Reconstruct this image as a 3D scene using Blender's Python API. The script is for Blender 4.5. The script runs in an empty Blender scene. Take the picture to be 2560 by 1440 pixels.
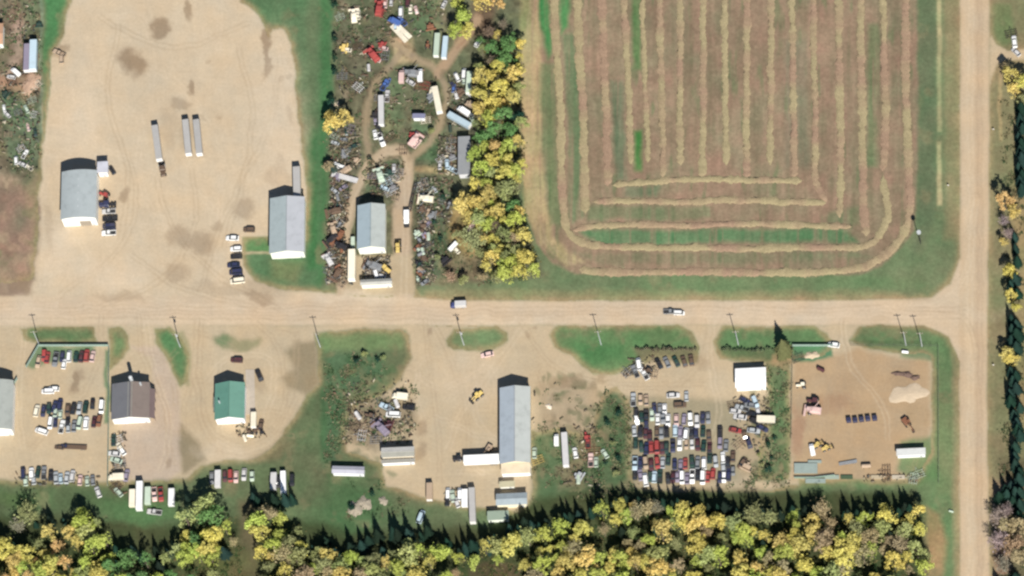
import bpy, math, random
import numpy as np
from mathutils import Vector, Matrix
rnd = random.Random(7)
rng = np.random.RandomState(11)
SC = bpy.context.scene
COL = SC.collection
R = math.radians

# ---------------------------------------------------------------- camera
TILT, AZ, DIST, MPP = R(25), R(15), 3000.0, 0.16
CB = Vector((math.sin(TILT)*math.sin(AZ), -math.sin(TILT)*math.cos(AZ), math.cos(TILT)))
CR = Vector((0, 1, 0)).cross(CB).normalized()
CU = CB.cross(CR).normalized()
CLOC = CB*DIST
cam = bpy.data.cameras.new('camera')
camo = bpy.data.objects.new('camera', cam); COL.objects.link(camo)
m = Matrix((CR, CU, CB)).transposed().to_4x4(); m.translation = CLOC
camo.matrix_world = m
cam.sensor_width = 36; cam.lens = 36*DIST/(2560*MPP)
cam.clip_start = 10; cam.clip_end = 20000
SC.camera = camo
# ---------------------------------------------------------------- sky, sun, exposure
SUN_EL, SUN_AZ = R(43), R(14)          # sun stands south, a little to the east
w = bpy.data.worlds.new('World'); SC.world = w; w.use_nodes = True
nt = w.node_tree; nt.nodes.clear()
sky = nt.nodes.new('ShaderNodeTexSky'); sky.sky_type = 'NISHITA'; sky.sun_disc = False
sky.sun_elevation = SUN_EL; sky.sun_rotation = math.pi - SUN_AZ; sky.dust_density = .4; sky.ozone_density = 4
bgn = nt.nodes.new('ShaderNodeBackground'); bgn.inputs[1].default_value = 0.05
out = nt.nodes.new('ShaderNodeOutputWorld')
nt.links.new(sky.outputs[0], bgn.inputs[0]); nt.links.new(bgn.outputs[0], out.inputs[0])
sl = bpy.data.lights.new('sun', 'SUN'); sl.energy = 4.75; sl.angle = R(0.53); sl.color = (1, .955, .88)
so = bpy.data.objects.new('sun', sl); COL.objects.link(so)
sd = Vector((math.sin(SUN_AZ)*math.cos(SUN_EL), -math.cos(SUN_AZ)*math.cos(SUN_EL), math.sin(SUN_EL)))
so.rotation_euler = sd.to_track_quat('Z', 'Y').to_euler(); so.location = (0, 0, 200)
SC.view_settings.view_transform = 'Standard'; SC.view_settings.look = 'None'
SC.view_settings.exposure = 0.55; SC.view_settings.gamma = 1; SC.view_settings.use_curve_mapping = False
SC.render.engine = 'CYCLES'; SC.cycles.max_bounces = 4
SC.render.filter_size = 1.5
SC.cycles.filter_width = 2.5
EXPK = 1.62                             # picture value / albedo of a sunlit level surface

# ---------------------------------------------------------------- pixel -> place on a level plane
def P(x, y, z=0.0):
    d = CR*((x-1280)*MPP/DIST) + CU*(-(y-720)*MPP/DIST) - CB
    t = (z-CLOC.z)/d.z
    return CLOC + d*t
def Pn(x, y, z=0.0):
    ax = (x-1280)*MPP/DIST; ay = -(y-720)*MPP/DIST
    d = [CR[i]*ax + CU[i]*ay - CB[i] for i in range(3)]
    t = (z-CLOC.z)/d[2]
    return CLOC.x+d[0]*t, CLOC.y+d[1]*t
def lin(c):
    c = np.asarray(c, float)/255
    return np.where(c <= .04045, c/12.92, ((c+.055)/1.055)**2.4)
def alb(*c):
    a = lin(c)/EXPK
    a = a*np.array([.99, 1.0, 1.04])
    return tuple(np.clip(a, .004, .86))

# ---------------------------------------------------------------- noise
def vnoise(x, y, seed=0):
    xi = np.floor(x).astype(np.int64); yi = np.floor(y).astype(np.int64)
    fx = x-xi; fy = y-yi; fx = fx*fx*(3-2*fx); fy = fy*fy*(3-2*fy)
    def h(a, b):
        n = (a*374761393 + b*668265263 + seed*1442695041) & 0xffffffff
        n = ((n ^ (n >> 13))*1274126177) & 0xffffffff
        return ((n ^ (n >> 16)) & 0xffff)/65535.0
    return (h(xi, yi)*(1-fx)+h(xi+1, yi)*fx)*(1-fy)+(h(xi, yi+1)*(1-fx)+h(xi+1, yi+1)*fx)*fy
def fbm(x, y, seed=0, o=4):
    s = 0; a = .5; t = 0
    for k in range(o):
        s = s+a*vnoise(x*2**k, y*2**k, seed+k*17); t += a; a *= .5
    return s/t-.5

# ---------------------------------------------------------------- objects
def tagset(o, label=None, cat=None, group=None, kind=None):
    if label: o['label'] = label
    if cat: o['category'] = cat
    if group: o['group'] = group
    if kind: o['kind'] = kind
    return o
def link(name, mesh, parent=None, loc=None, rot=0, color=None):
    o = bpy.data.objects.new(name, mesh); COL.objects.link(o)
    if parent: o.parent = parent
    if loc is not None: o.location = loc
    if rot: o.rotation_euler = (0, 0, rot)
    if color is not None: o.color = (*color, 1)
    return o

class MB:
    def __init__(s): s.v = []; s.f = []; s.m = []; s.mats = []
    def mi(s, mat):
        if mat not in s.mats: s.mats.append(mat)
        return s.mats.index(mat)
    def add(s, vs, fs, mat):
        n = len(s.v); k = s.mi(mat)
        s.v += [tuple(p) for p in vs]; s.f += [tuple(i+n for i in f) for f in fs]; s.m += [k]*len(fs)
        return s
    def box(s, x0, x1, y0, y1, z0, z1, mat, bev=0.0, rot=0, c=(0, 0, 0)):
        if bev:
            b = bev
            vs = []
            for z, i in ((z0, 0), (z1-b, 0), (z1, b)):
                vs += [(x0+i, y0+i, z), (x1-i, y0+i, z), (x1-i, y1-i, z), (x0+i, y1-i, z)]
            fs = [(3, 2, 1, 0), (8, 9, 10, 11)]
            for r in (0, 4):
                for i in range(4):
                    j = (i+1) % 4; fs.append((r+i, r+j, r+4+j, r+4+i))
        else:
            vs = [(x, y, z) for z in (z0, z1) for x, y in ((x0, y0), (x1, y0), (x1, y1), (x0, y1))]
            fs = [(3, 2, 1, 0), (4, 5, 6, 7), (0, 1, 5, 4), (1, 2, 6, 5), (2, 3, 7, 6), (3, 0, 4, 7)]
        if rot or c != (0, 0, 0):
            cs, sn = math.cos(rot), math.sin(rot)
            vs = [(c[0]+x*cs-y*sn, c[1]+x*sn+y*cs, c[2]+z) for x, y, z in vs]
        return s.add(vs, fs, mat)
    def bar(s, a, b, r, mat, n=6, r2=None):
        a = Vector(a); b = Vector(b); d = (b-a).normalized(); r2 = r if r2 is None else r2
        u = d.orthogonal().normalized(); v = d.cross(u)
        vs = []
        for p, q in ((a, r), (b, r2)):
            vs += [p+(u*math.cos(2*math.pi*i/n)+v*math.sin(2*math.pi*i/n))*q for i in range(n)]
        fs = [tuple(range(n-1, -1, -1)), tuple(range(n, 2*n))]
        fs += [(i, (i+1) % n, n+(i+1) % n, n+i) for i in range(n)]
        return s.add(vs, fs, mat)
    def loft(s, rings, mat, cap=True):
        n = len(rings[0]); vs = [p for r in rings for p in r]; fs = []
        for k in range(len(rings)-1):
            for i in range(n):
                j = (i+1) % n; fs.append((k*n+i, k*n+j, (k+1)*n+j, (k+1)*n+i))
        if cap:
            fs.append(tuple(range(n-1, -1, -1))); b = (len(rings)-1)*n; fs.append(tuple(range(b, b+n)))
        return s.add(vs, fs, mat)
    def mesh(s, name, smooth=False):
        me = bpy.data.meshes.new(name); me.from_pydata(s.v, [], s.f)
        for mt in s.mats: me.materials.append(mt)
        me.polygons.foreach_set('material_index', s.m)
        if smooth: me.polygons.foreach_set('use_smooth', [True]*len(s.f))
        me.update(); return me
    def build(s, name, parent=None, **k): return link(name, s.mesh(name), parent, **k)

# ---------------------------------------------------------------- materials
def mat(name, color=None, rough=.8, metal=0.0, objcol=False, attr=None, noise=.12, nscale=.6, bump=0.0, bscale=3.0,
        spec=.3, dirt=None, dirtamt=.3, rib=None, transl=0.0):
    mt = bpy.data.materials.new(name); mt.use_nodes = True
    n = mt.node_tree; L = n.links; b = n.nodes['Principled BSDF']
    b.inputs['Roughness'].default_value = rough; b.inputs['Metallic'].default_value = metal
    b.inputs['Specular IOR Level'].default_value = spec
    if objcol: src = n.nodes.new('ShaderNodeObjectInfo').outputs['Color']
    elif attr:
        a = n.nodes.new('ShaderNodeAttribute'); a.attribute_name = attr; src = a.outputs['Color']
    else:
        r = n.nodes.new('ShaderNodeRGB'); r.outputs[0].default_value = (*color, 1); src = r.outputs[0]
    geo = n.nodes.new('ShaderNodeNewGeometry')
    def nz(scale, det=4, ro=.6):
        t = n.nodes.new('ShaderNodeTexNoise'); t.inputs['Scale'].default_value = scale
        t.inputs['Detail'].default_value = det; t.inputs['Roughness'].default_value = ro
        L.new(geo.outputs['Position'], t.inputs['Vector']); return t.outputs[0]
    if noise:
        mr = n.nodes.new('ShaderNodeMapRange'); mr.inputs[1].default_value = .25; mr.inputs[2].default_value = .75
        mr.inputs[3].default_value = 1-noise; mr.inputs[4].default_value = 1+noise
        L.new(nz(nscale), mr.inputs[0])
        mx = n.nodes.new('ShaderNodeVectorMath'); mx.operation = 'MULTIPLY'
        L.new(src, mx.inputs[0]); L.new(mr.outputs[0], mx.inputs[1]); src = mx.outputs[0]
    if dirt:
        mr = n.nodes.new('ShaderNodeMapRange'); mr.inputs[1].default_value = .5; mr.inputs[2].default_value = .75
        mr.inputs[3].default_value = 0; mr.inputs[4].default_value = dirtamt
        L.new(nz(.35, 5, .65), mr.inputs[0])
        mx = n.nodes.new('ShaderNodeMix'); mx.data_type = 'RGBA'
        L.new(mr.outputs[0], mx.inputs[0]); L.new(src, mx.inputs[6]); mx.inputs[7].default_value = (*dirt, 1)
        src = mx.outputs[2]
    L.new(src, b.inputs['Base Color'])
    h = None
    if bump:
        h = nz(bscale, 5, .65)
    if rib:
        tc = n.nodes.new('ShaderNodeTexCoord')
        wv = n.nodes.new('ShaderNodeTexWave'); wv.bands_direction = rib; wv.inputs['Scale'].default_value = .55
        L.new(tc.outputs['Object'], wv.inputs['Vector']); h = wv.outputs[1]
    if h is not None:
        bp = n.nodes.new('ShaderNodeBump'); bp.inputs['Strength'].default_value = bump or .25
        bp.inputs['Distance'].default_value = .25 if bump else .05
        L.new(h, bp.inputs['Height']); L.new(bp.outputs[0], b.inputs['Normal'])
    if transl:
        tr = n.nodes.new('ShaderNodeBsdfTranslucent'); L.new(src, tr.inputs[0])
        ms = n.nodes.new('ShaderNodeMixShader'); ms.inputs[0].default_value = transl
        L.new(b.outputs[0], ms.inputs[1]); L.new(tr.outputs[0], ms.inputs[2])
        L.new(ms.outputs[0], n.nodes['Material Output'].inputs[0])
    return mt
RUST = (.16, .08, .04)
M = dict(
    ground=mat('ground_cover', attr='col', rough=1, spec=.05, noise=.08, nscale=.9, bump=.3, bscale=1.1),
    far=mat('far_ground', alb(112, 128, 95), rough=1, spec=.05, noise=.3, nscale=.02),
    rough=mat('rough_ground_cover', attr='col', rough=1, spec=.05, noise=.17, nscale=.7, bump=.45, bscale=.9),
    straw=mat('straw', attr='col', rough=1, spec=.05, noise=.16, nscale=1.6, bump=.6, bscale=2.5),
    paint=mat('vehicle_paint', objcol=True, rough=.38, spec=.5, noise=.06, dirt=(.25, .21, .16), dirtamt=.18),
    flat=mat('flat_paint', objcol=True, rough=.75, noise=.12, dirt=RUST, dirtamt=.35),
    glass=mat('tinted_glass', (.015, .02, .025), rough=.12, spec=.6, noise=0),
    tyre=mat('tyre_rubber', (.02, .02, .02), rough=.9, noise=0),
    rim=mat('wheel_rim', (.35, .35, .36), rough=.5, noise=0),
    dark=mat('dark_steel', (.03, .03, .032), rough=.7, noise=.1),
    galv=mat('galvanised_steel', (.42, .44, .45), rough=.6, metal=.0, noise=.1),
    rust=mat('rusty_steel', (.17, .10, .07), rough=.95, noise=.3, nscale=1.5),
    wood=mat('weathered_wood', (.27, .21, .16), rough=.95, noise=.2),
    bark=mat('bark', (.14, .11, .085), rough=1, noise=.2),
    crown=mat('leaves', objcol=True, rough=.8, spec=.1, noise=.34, nscale=.55, transl=.22),
    spruce=mat('needles', objcol=True, rough=.9, spec=.1, noise=.3, nscale=.8),
    twig=mat('twigs', objcol=True, rough=1, spec=.05, noise=.2),
    lamp=mat('lamp_glass', (.7, .7, .66), rough=.2, noise=0),
    white=mat('white_siding', (.74, .73, .70), rough=.6, noise=.04),
    concrete=mat('concrete', alb(206, 192, 172), rough=.95, noise=.1),
    tarp=mat('pale_tarp', alb(168, 182, 172), rough=.7, noise=.1),
    sand=mat('sand', alb(226, 204, 172), rough=1, spec=.05, noise=.08, bump=.3),
    scrap=mat('scrap_surface', attr='col', rough=.75, spec=.3, noise=.15),
    fence=mat('fence_slats', alb(158, 186, 165), rough=.8, noise=.1),
)
_rc = {}
def roofmat(c, axis='X'):
    if min(c) > 236: return wallmat((236, 236, 234))
    k = (c, axis)
    if k not in _rc:
        _rc[k] = mat('sheet_metal_roof', alb(*c), rough=.55, spec=.25, noise=.05, nscale=.25, rib=axis, dirt=alb(*[int(q*.82) for q in c]), dirtamt=.5)
    return _rc[k]
def wallmat(c):
    if c not in _rc: _rc[c] = mat('metal_siding', tuple(np.clip(lin(c), 0, .8)), rough=.6, noise=.05)
    return _rc[c]

# ================================================================ GROUND
STEP = 3.0
gx = np.arange(-260, 2560+261, STEP); gy = np.arange(-220, 1440+221, STEP)
GX, GY = np.meshgrid(gx, gy)
wx = GX + 15*fbm(GX/55, GY/55, 3) + 5*fbm(GX/14, GY/14, 5)
wy = GY + 15*fbm(GX/55, GY/55, 4) + 5*fbm(GX/14, GY/14, 6)
C = np.zeros(GX.shape+(3,)); C[:] = lin((112, 130, 98))
REG = np.zeros(GX.shape, int); REGN = ['grass', 'gravel_road', 'country_road', 'dirt_yard', 'hay_field', 'dirt_track', 'forest_floor', 'scrapyard_soil', 'vehicle_yard']
def sdf(poly, X, Y):
    d = np.full(X.shape, 1e18); s = np.ones(X.shape)
    n = len(poly)
    for i in range(n):
        ax, ay = poly[i]; bx, by = poly[i-1]
        ex, ey = bx-ax, by-ay; px, py = X-ax, Y-ay
        t = np.clip((px*ex+py*ey)/(ex*ex+ey*ey+1e-9), 0, 1)
        dx, dy = px-ex*t, py-ey*t; d = np.minimum(d, dx*dx+dy*dy)
        c1 = Y >= ay; c2 = Y < by; c3 = ex*py > ey*px
        al = c1 & c2 & c3; no = (~c1) & (~c2) & (~c3)
        s = np.where(al | no, -s, s)
    return s*np.sqrt(d)
def smooth(d, soft): t = np.clip(.5-d/(2*soft), 0, 1); return t*t*(3-2*t)
def sub(pts, pad):
    xs = [p[0] for p in pts]; ys = [p[1] for p in pts]
    i0 = max(0, int((min(xs)-pad-gx[0])/STEP)); i1 = min(len(gx), int((max(xs)+pad-gx[0])/STEP)+2)
    j0 = max(0, int((min(ys)-pad-gy[0])/STEP)); j1 = min(len(gy), int((max(ys)+pad-gy[0])/STEP)+2)
    return (slice(j0, j1), slice(i0, i1))
def blend(sl, mk, c, reg=None):
    c = lin(c)
    C[sl] = C[sl]*(1-mk[..., None]) + c*mk[..., None]
    if reg is not None: REG[sl][mk > .5] = REGN.index(reg)
def poly(pts, c, soft=6, a=1.0, reg=None, warp=1.0):
    s = sub(pts, soft+16)
    if GX[s].size == 0: return
    X = GX[s]+(wx[s]-GX[s])*warp; Y = GY[s]+(wy[s]-GY[s])*warp
    blend(s, smooth(sdf(pts, X, Y), soft)*a, c, reg)
def path(pts, wd, c, soft=5, a=1.0, reg=None):
    s = sub(pts, wd+soft+16)
    if GX[s].size == 0: return
    X, Y = wx[s], wy[s]; d = np.full(X.shape, 1e9)
    for (ax, ay), (bx, by) in zip(pts, pts[1:]):
        ex, ey = bx-ax, by-ay; t = np.clip(((X-ax)*ex+(Y-ay)*ey)/(ex*ex+ey*ey+1e-9), 0, 1)
        d = np.minimum(d, np.hypot(X-ax-ex*t, Y-ay-ey*t))
    blend(s, smooth(d-wd/2, soft)*a, c, reg)
def blob(x, y, rx, ry, c, a=.8, soft=.45, rot=0):
    r = max(rx, ry)*1.6; s = sub([(x-r, y-r), (x+r, y+r)], 4)
    if GX[s].size == 0: return
    X = wx[s]+1.6*(wx[s]-GX[s])+8*fbm(GX[s]/7, GY[s]/7, 91)*min(1, r/30)-x; Y = wy[s]+1.6*(wy[s]-GY[s])+8*fbm(GX[s]/7, GY[s]/7, 92)*min(1, r/30)-y
    cs, sn = math.cos(R(rot)), math.sin(R(rot))
    d = np.hypot((X*cs+Y*sn)/rx, (-X*sn+Y*cs)/ry)
    blend(s, smooth(d-1, soft)*a, c)
DIRT = (214, 196, 168)
# hay field
poly([(1296, -300), (1306, 300), (1312, 520), (1342, 610), (1380, 660), (1440, 684), (1560, 690), (2150, 688), (2225, 650), (2285, 575), (2296, 420), (2290, -300)], (154, 136, 112), 6, 1, 'hay_field')
poly([(1290, -300), (1338, -300), (1352, 200), (1362, 500), (1380, 590), (1460, 655), (1420, 668), (1350, 610), (1308, 520), (1298, 200)], (182, 166, 126), 8)
poly([(1290, -300), (1330, -300), (1335, 60), (1296, 100)], (132, 142, 98), 16, .8)
for pts, c, a in [([(1340, -100), (1368, -100), (1378, 120), (1366, 150), (1350, 60)], (72, 140, 82), .9), ([(1395, -100), (1422, -100), (1424, 70), (1404, 85)], (72, 142, 84), .9),
                  ([(1345, 160), (1385, 160), (1400, 560), (1370, 560)], (118, 134, 96), .8), ([(1408, 90), (1440, 90), (1462, 540), (1430, 560)], (112, 134, 98), .85),
                  ([(1575, -100), (1600, -100), (1605, 170), (1585, 170)], (92, 134, 82), .8), ([(1585, 330), (1606, 330), (1606, 425), (1588, 425)], (84, 138, 76), .95),
                  ([(1530, 200), (1560, 200), (1565, 450), (1540, 450)], (112, 128, 100), .8),
                  ([(1470, 515), (1780, 515), (1780, 548), (1470, 550)], (116, 134, 98), .7), ([(1440, 575), (2110, 572), (2140, 605), (1500, 612)], (98, 136, 96), .9),
                  ([(1440, 632), (2140, 630), (2180, 640), (1800, 662), (1500, 660)], (132, 134, 104), .7), ([(1960, 100), (2020, 100), (2020, 420), (1960, 420)], (138, 134, 112), .5),
                  ([(2168, 60), (2196, 60), (2192, 420), (2168, 420)], (122, 138, 100), .7), ([(2225, 0), (2255, 0), (2255, 560), (2225, 560)], (140, 128, 104), .5),
                  ([(2050, 540), (2150, 510), (2150, 560), (2050, 560)], (116, 130, 96), .6), ([(1560, 465), (1650, 465), (1640, 490), (1560, 495)], (104, 128, 98), .6)]:
    poly(pts, c, 9, a)
fs = sub([(1330, -220), (2280, 690)], 0)
st = fbm(GX[fs]/11, GY[fs]/160, 31)                      # mower streaks run along the swaths
C[fs] += (REG[fs] == 4)[..., None]*st[..., None]*np.array([.17, .10, .08])
st2 = np.clip(fbm(GX[fs]/7+40, GY[fs]/210, 33)*5-.5, 0, .55)*(REG[fs] == 4); C[fs] = C[fs]*(1-st2[..., None])+lin((156, 134, 112))*st2[..., None]
st2 = np.clip(fbm(GX[fs]/16+90, GY[fs]/90, 36)*5-.8, 0, .6)*(REG[fs] == 4); C[fs] = C[fs]*(1-st2[..., None])+lin((116, 130, 94))*st2[..., None]
# verge south and east of the field
poly([(1040, 700), (1340, 700), (1420, 690), (2150, 692), (2240, 650), (2300, 560), (2320, 300), (2310, -300), (2400, -300), (2402, 640), (2385, 690), (2340, 740), (2200, 752), (1120, 748)], (116, 132, 100), 7)
poly([(2296, -300), (2340, -300), (2340, 540), (2310, 600), (2280, 650), (2296, 500)], (104, 118, 92), 10, .8)
poly([(2358, -300), (2404, -300), (2402, 600), (2362, 600)], (146, 140, 108), 12, .8)
for y0, y1, a in [(-300, 90, .9), (90, 330, .6), (355, 515, .9)]: poly([(2343, y0), (2354, y0), (2354, y1), (2343, y1)], (188, 182, 142), 4, a, None, .5)
poly([(1600, 690), (2300, 690), (2330, 720), (1600, 735)], (100, 134, 92), 14, .35)
poly([(1060, 725), (2250, 728), (2250, 752), (1060, 752)], (150, 148, 112), 8, .6)
# north-west yard
poly([(160, -300), (580, -300), (600, 0), (640, 28), (664, 75), (672, 100), (684, 74), (706, 72), (728, 100), (738, 180), (748, 290), (757, 400), (764, 500), (760, 600), (672, 600), (606, 592), (607, 665), (640, 706), (700, 724), (830, 728), (900, 760), (-300, 780), (-300, 720), (88, 700), (96, 500), (108, 350), (120, 240), (126, 140), (158, 90), (176, 0)], DIRT, 6, 1, 'dirt_yard')
poly([(120, -300), (168, -300), (166, 20), (150, 100), (128, 130), (118, 260), (106, 340), (104, 200), (112, 90)], (82, 132, 88), 7, .95)
poly([(600, -300), (832, -300), (832, 715), (690, 714), (660, 706), (620, 676), (608, 640), (680, 632), (766, 640), (768, 500), (758, 380), (748, 280), (738, 130), (715, 72), (690, 66), (660, 50), (612, 0)], (94, 126, 92), 6, 1, 'grass')
path([(812, -100), (814, 700)], 26, (66, 118, 74), 10, .6)
path([(778, 330), (782, 660)], 26, (62, 116, 72), 12, .7)
poly([(770, -100), (800, -100), (795, 330), (765, 300)], (110, 122, 94), 14, .5)
poly([(680, 655), (760, 655), (740, 706), (680, 700)], (122, 130, 94), 14, .7)
poly([(608, 592), (672, 590), (672, 628), (608, 628)], (96, 138, 92), 4, 1, 'grass', .3)
path([(606, 633), (674, 632)], 7, (188, 178, 148), 3, .8)
# brown and rough ground at the far left
poly([(-300, -300), (110, -300), (104, 60), (104, 330), (96, 420), (60, 440), (40, 470), (-300, 470)], (122, 112, 96), 9, 1, 'scrapyard_soil')
poly([(-300, 380), (50, 450), (96, 500), (88, 700), (60, 740), (-300, 740)], (158, 136, 118), 14, 1)
poly([(-40, 450), (50, 480), (80, 560), (62, 640), (30, 670), (-40, 690)], (142, 124, 110), 16, .8)
blob(10, 635, 24, 30, (150, 112, 98), .5)
for k in range(60): blob(rng.uniform(-20, 92), rng.uniform(430, 730), rng.uniform(4, 20), rng.uniform(6, 26), [(178, 158, 134), (142, 126, 110), (156, 130, 114), (128, 116, 102)][rng.randint(4)], .45, .6)
blob(80, 500, 14, 60, (170, 150, 126), .6)
poly([(20, 0), (60, 0), (58, 150), (20, 170)], (118, 96, 86), 12, .6); poly([(52, 0), (104, 0), (104, 90), (60, 90)], (98, 118, 90), 10, .7)
poly([(0, 230), (70, 215), (104, 250), (96, 420), (30, 430), (0, 340)], (100, 124, 98), 14, .8)
path([(-20, 200), (40, 215), (70, 235), (80, 200)], 30, (186, 150, 126), 14, .7)
path([(40, 60), (50, 130), (20, 180)], 26, (176, 156, 142), 12, .7)
path([(104, -50), (100, 330)], 7, (128, 152, 128), 4, .6)
# scrapyard
poly([(834, -300), (1300, -300), (1298, 520), (1340, 640), (1360, 690), (1300, 705), (1060, 712), (1040, 724), (834, 722)], (108, 112, 90), 8, 1, 'scrapyard_soil')
for pts, c, a in [([(840, 20), (950, 20), (950, 230), (840, 230)], (104, 106, 88), .7), ([(1010, 20), (1090, 0), (1100, 90), (1040, 80)], (98, 122, 92), .8), ([(960, 190), (1010, 190), (1000, 350), (950, 330)], (98, 120, 90), .7),
                  ([(1030, 300), (1110, 320), (1090, 410), (1040, 400)], (92, 124, 92), .8), ([(925, 400), (1000, 400), (1000, 480), (900, 480)], (92, 120, 92), .7), ([(820, 330), (900, 330), (890, 480), (820, 560)], (118, 112, 98), .7),
                  ([(812, 560), (860, 560), (868, 715), (812, 715)], (142, 122, 106), .7), ([(1040, 450), (1120, 450), (1110, 700), (1050, 715)], (98, 116, 92), .8), ([(1130, 520), (1225, 520), (1230, 610), (1170, 650), (1120, 600)], (172, 150, 104), .8),
                  ([(1110, 630), (1200, 640), (1190, 700), (1110, 700)], (140, 122, 100), .5), ([(1180, 10), (1240, 10), (1240, 80), (1180, 90)], (112, 90, 78), .8), ([(1120, 220), (1200, 240), (1190, 330), (1120, 320)], (108, 112, 104), .6)]:
    poly(pts, c, 14, a)
path([(852, 740), (866, 640), (868, 560), (888, 470), (925, 408), (968, 378), (1006, 374), (1022, 400), (1014, 460), (1006, 520)], 24, (198, 178, 150), 6, 1, 'dirt_track')
path([(1006, 440), (1004, 560), (1010, 740)], 44, (196, 176, 150), 7, 1, 'dirt_track')
poly([(880, 640), (1030, 640), (1034, 740), (850, 742), (880, 700)], (196, 178, 148), 7, 1, 'dirt_track')
path([(928, 410), (914, 340), (920, 260), (938, 205), (975, 160), (1000, 130)], 15, (166, 150, 124), 7, .9, 'dirt_track')
path([(985, 108), (1030, 140), (1080, 165), (1106, 195), (1116, 240), (1100, 310), (1070, 360), (1025, 392)], 17, (176, 158, 130), 7, .9, 'dirt_track')
path([(1098, 185), (1130, 140), (1165, 90), (1195, 50)], 26, (186, 160, 132), 7, .9, 'dirt_track')
path([(1040, 425), (1120, 428)], 14, (178, 160, 122), 6, .8); poly([(975, 95), (1030, 95), (1040, 150), (985, 160)], (188, 168, 136), 10, .8)
path([(1145, 120), (1190, 70)], 6, (158, 128, 108), 4, .6)
# land south of the road: yards
poly([(-300, 812), (2410, 812), (2400, 1210), (1980, 1215), (1860, 1235), (1560, 1225), (1330, 1290), (960, 1230), (760, 1100), (600, 1160), (440, 1215), (-300, 1205)], (204, 186, 156), 6, 1, 'vehicle_yard')
poly([(320, 870), (400, 870), (450, 960), (452, 1180), (400, 1215), (310, 1190), (300, 1060), (386, 1050), (380, 900)], (200, 182, 162), 8, .9)
# grass everywhere else down there
G = (104, 132, 94)
poly([(-300, 1196), (300, 1205), (470, 1200), (500, 1250), (500, 1330), (-300, 1330)], (94, 112, 82), 9, 1, 'grass')
poly([(52, 820), (238, 818), (242, 858), (95, 858), (62, 850)], G, 6, 1, 'grass'); poly([(66, 914), (95, 862), (235, 866), (236, 892), (130, 905), (80, 922)], (112, 140, 106), 7, .9)
poly([(262, 880), (272, 880), (272, 1060), (262, 1060)], (108, 140, 104), 5, .9)
poly([(274, 820), (300, 818), (318, 840), (321, 875), (300, 905), (274, 925)], (108, 136, 96), 6, 1, 'grass')
poly([(384, 824), (425, 820), (452, 840), (470, 885), (472, 950), (456, 965), (430, 915), (388, 862)], (92, 130, 90), 5, 1, 'grass')
path([(455, 835), (472, 880), (472, 960)], 10, (162, 158, 120), 6, .8)
poly([(530, 850), (560, 828), (600, 848), (652, 846), (648, 862), (620, 878), (556, 874)], (152, 150, 116), 8, .85)
blob(560, 850, 22, 16, (112, 138, 98), .7)
poly([(712, 880), (740, 855), (790, 850), (800, 960), (770, 990), (715, 970), (706, 945), (735, 920)], (158, 144, 116), 12, .95)
poly([(784, 832), (1000, 820), (1022, 842), (1026, 890), (1000, 950), (960, 985), (900, 1010), (862, 1060), (868, 1130), (950, 1160), (960, 1215), (1080, 1250), (1240, 1330), (460, 1330), (448, 1215), (505, 1168), (560, 1150), (640, 1146), (700, 1100), (752, 1020), (768, 990), (800, 960), (792, 880)], (102, 118, 88), 7, 1, 'grass')
poly([(796, 832), (1010, 826), (1010, 870), (800, 876)], (116, 140, 98), 10, .8)
poly([(812, 880), (960, 880), (950, 960), (880, 1010), (850, 1100), (850, 1170), (812, 1170)], (78, 110, 82), 14, .8)
path([(808, 960), (810, 1150)], 14, (70, 108, 74), 8, .7)
poly([(870, 1010), (960, 990), (1030, 1000), (1040, 1060), (960, 1090), (940, 1130), (860, 1100)], (146, 134, 112), 14, .8)
poly([(450, 1060), (500, 1110), (520, 1150), (455, 1190), (445, 1120)], (150, 138, 112), 10, .9)
poly([(610, 1150), (700, 1105), (740, 1100), (690, 1150)], (128, 118, 92), 12, .6)
poly([(1116, 850), (1135, 820), (1240, 814), (1266, 832), (1268, 852), (1235, 874), (1190, 880), (1140, 876), (1120, 866)], (112, 138, 100), 6, 1, 'grass')
poly([(1374, 838), (1395, 814), (1690, 810), (1730, 830), (1750, 868), (1745, 905), (1716, 912), (1640, 890), (1590, 920), (1530, 935), (1480, 930), (1430, 890), (1388, 868)], (104, 136, 94), 6, 1, 'grass')
poly([(1420, 860), (1560, 860), (1560, 900), (1480, 910)], (76, 124, 80), 14, .7); poly([(1580, 872), (1740, 868), (1745, 905), (1600, 905)], (132, 122, 100), 8, .8)
poly([(1786, 852), (1802, 818), (2030, 812), (2068, 832), (2088, 862), (2050, 890), (1975, 900), (1975, 990), (1972, 1200), (1890, 1200), (1905, 1080), (1920, 990), (1916, 908), (1840, 900), (1800, 892)], (100, 132, 92), 6, 1, 'grass')
poly([(1800, 866), (1960, 870), (1960, 900), (1830, 900)], (98, 116, 84), 8, .8); poly([(1920, 905), (1970, 905), (1960, 1200), (1890, 1200), (1925, 1000)], (108, 122, 92), 12, .7)
blob(1955, 905, 28, 18, (190, 160, 124), .8)
poly([(1500, 990), (1540, 965), (1572, 1000), (1582, 1240), (1330, 1280), (1330, 1080), (1400, 1070), (1480, 1090), (1490, 1040)], (92, 114, 84), 12, 1, 'grass')
poly([(1390, 1170), (1450, 1160), (1460, 1215), (1400, 1225)], (140, 128, 106), 12, .7); poly([(1440, 1060), (1490, 1060), (1486, 1160), (1440, 1150)], (136, 118, 98), 12, .7)
poly([(1340, 960), (1400, 940), (1480, 950), (1500, 1000), (1470, 1070), (1350, 1080)], (178, 160, 132), 16, .8)
poly([(1570, 990), (1850, 1000), (1850, 1210), (1575, 1215)], (150, 146, 122), 14, .7)
poly([(1850, 1000), (1920, 990), (1930, 1150), (1850, 1210)], (176, 160, 132), 14, .8)
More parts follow.
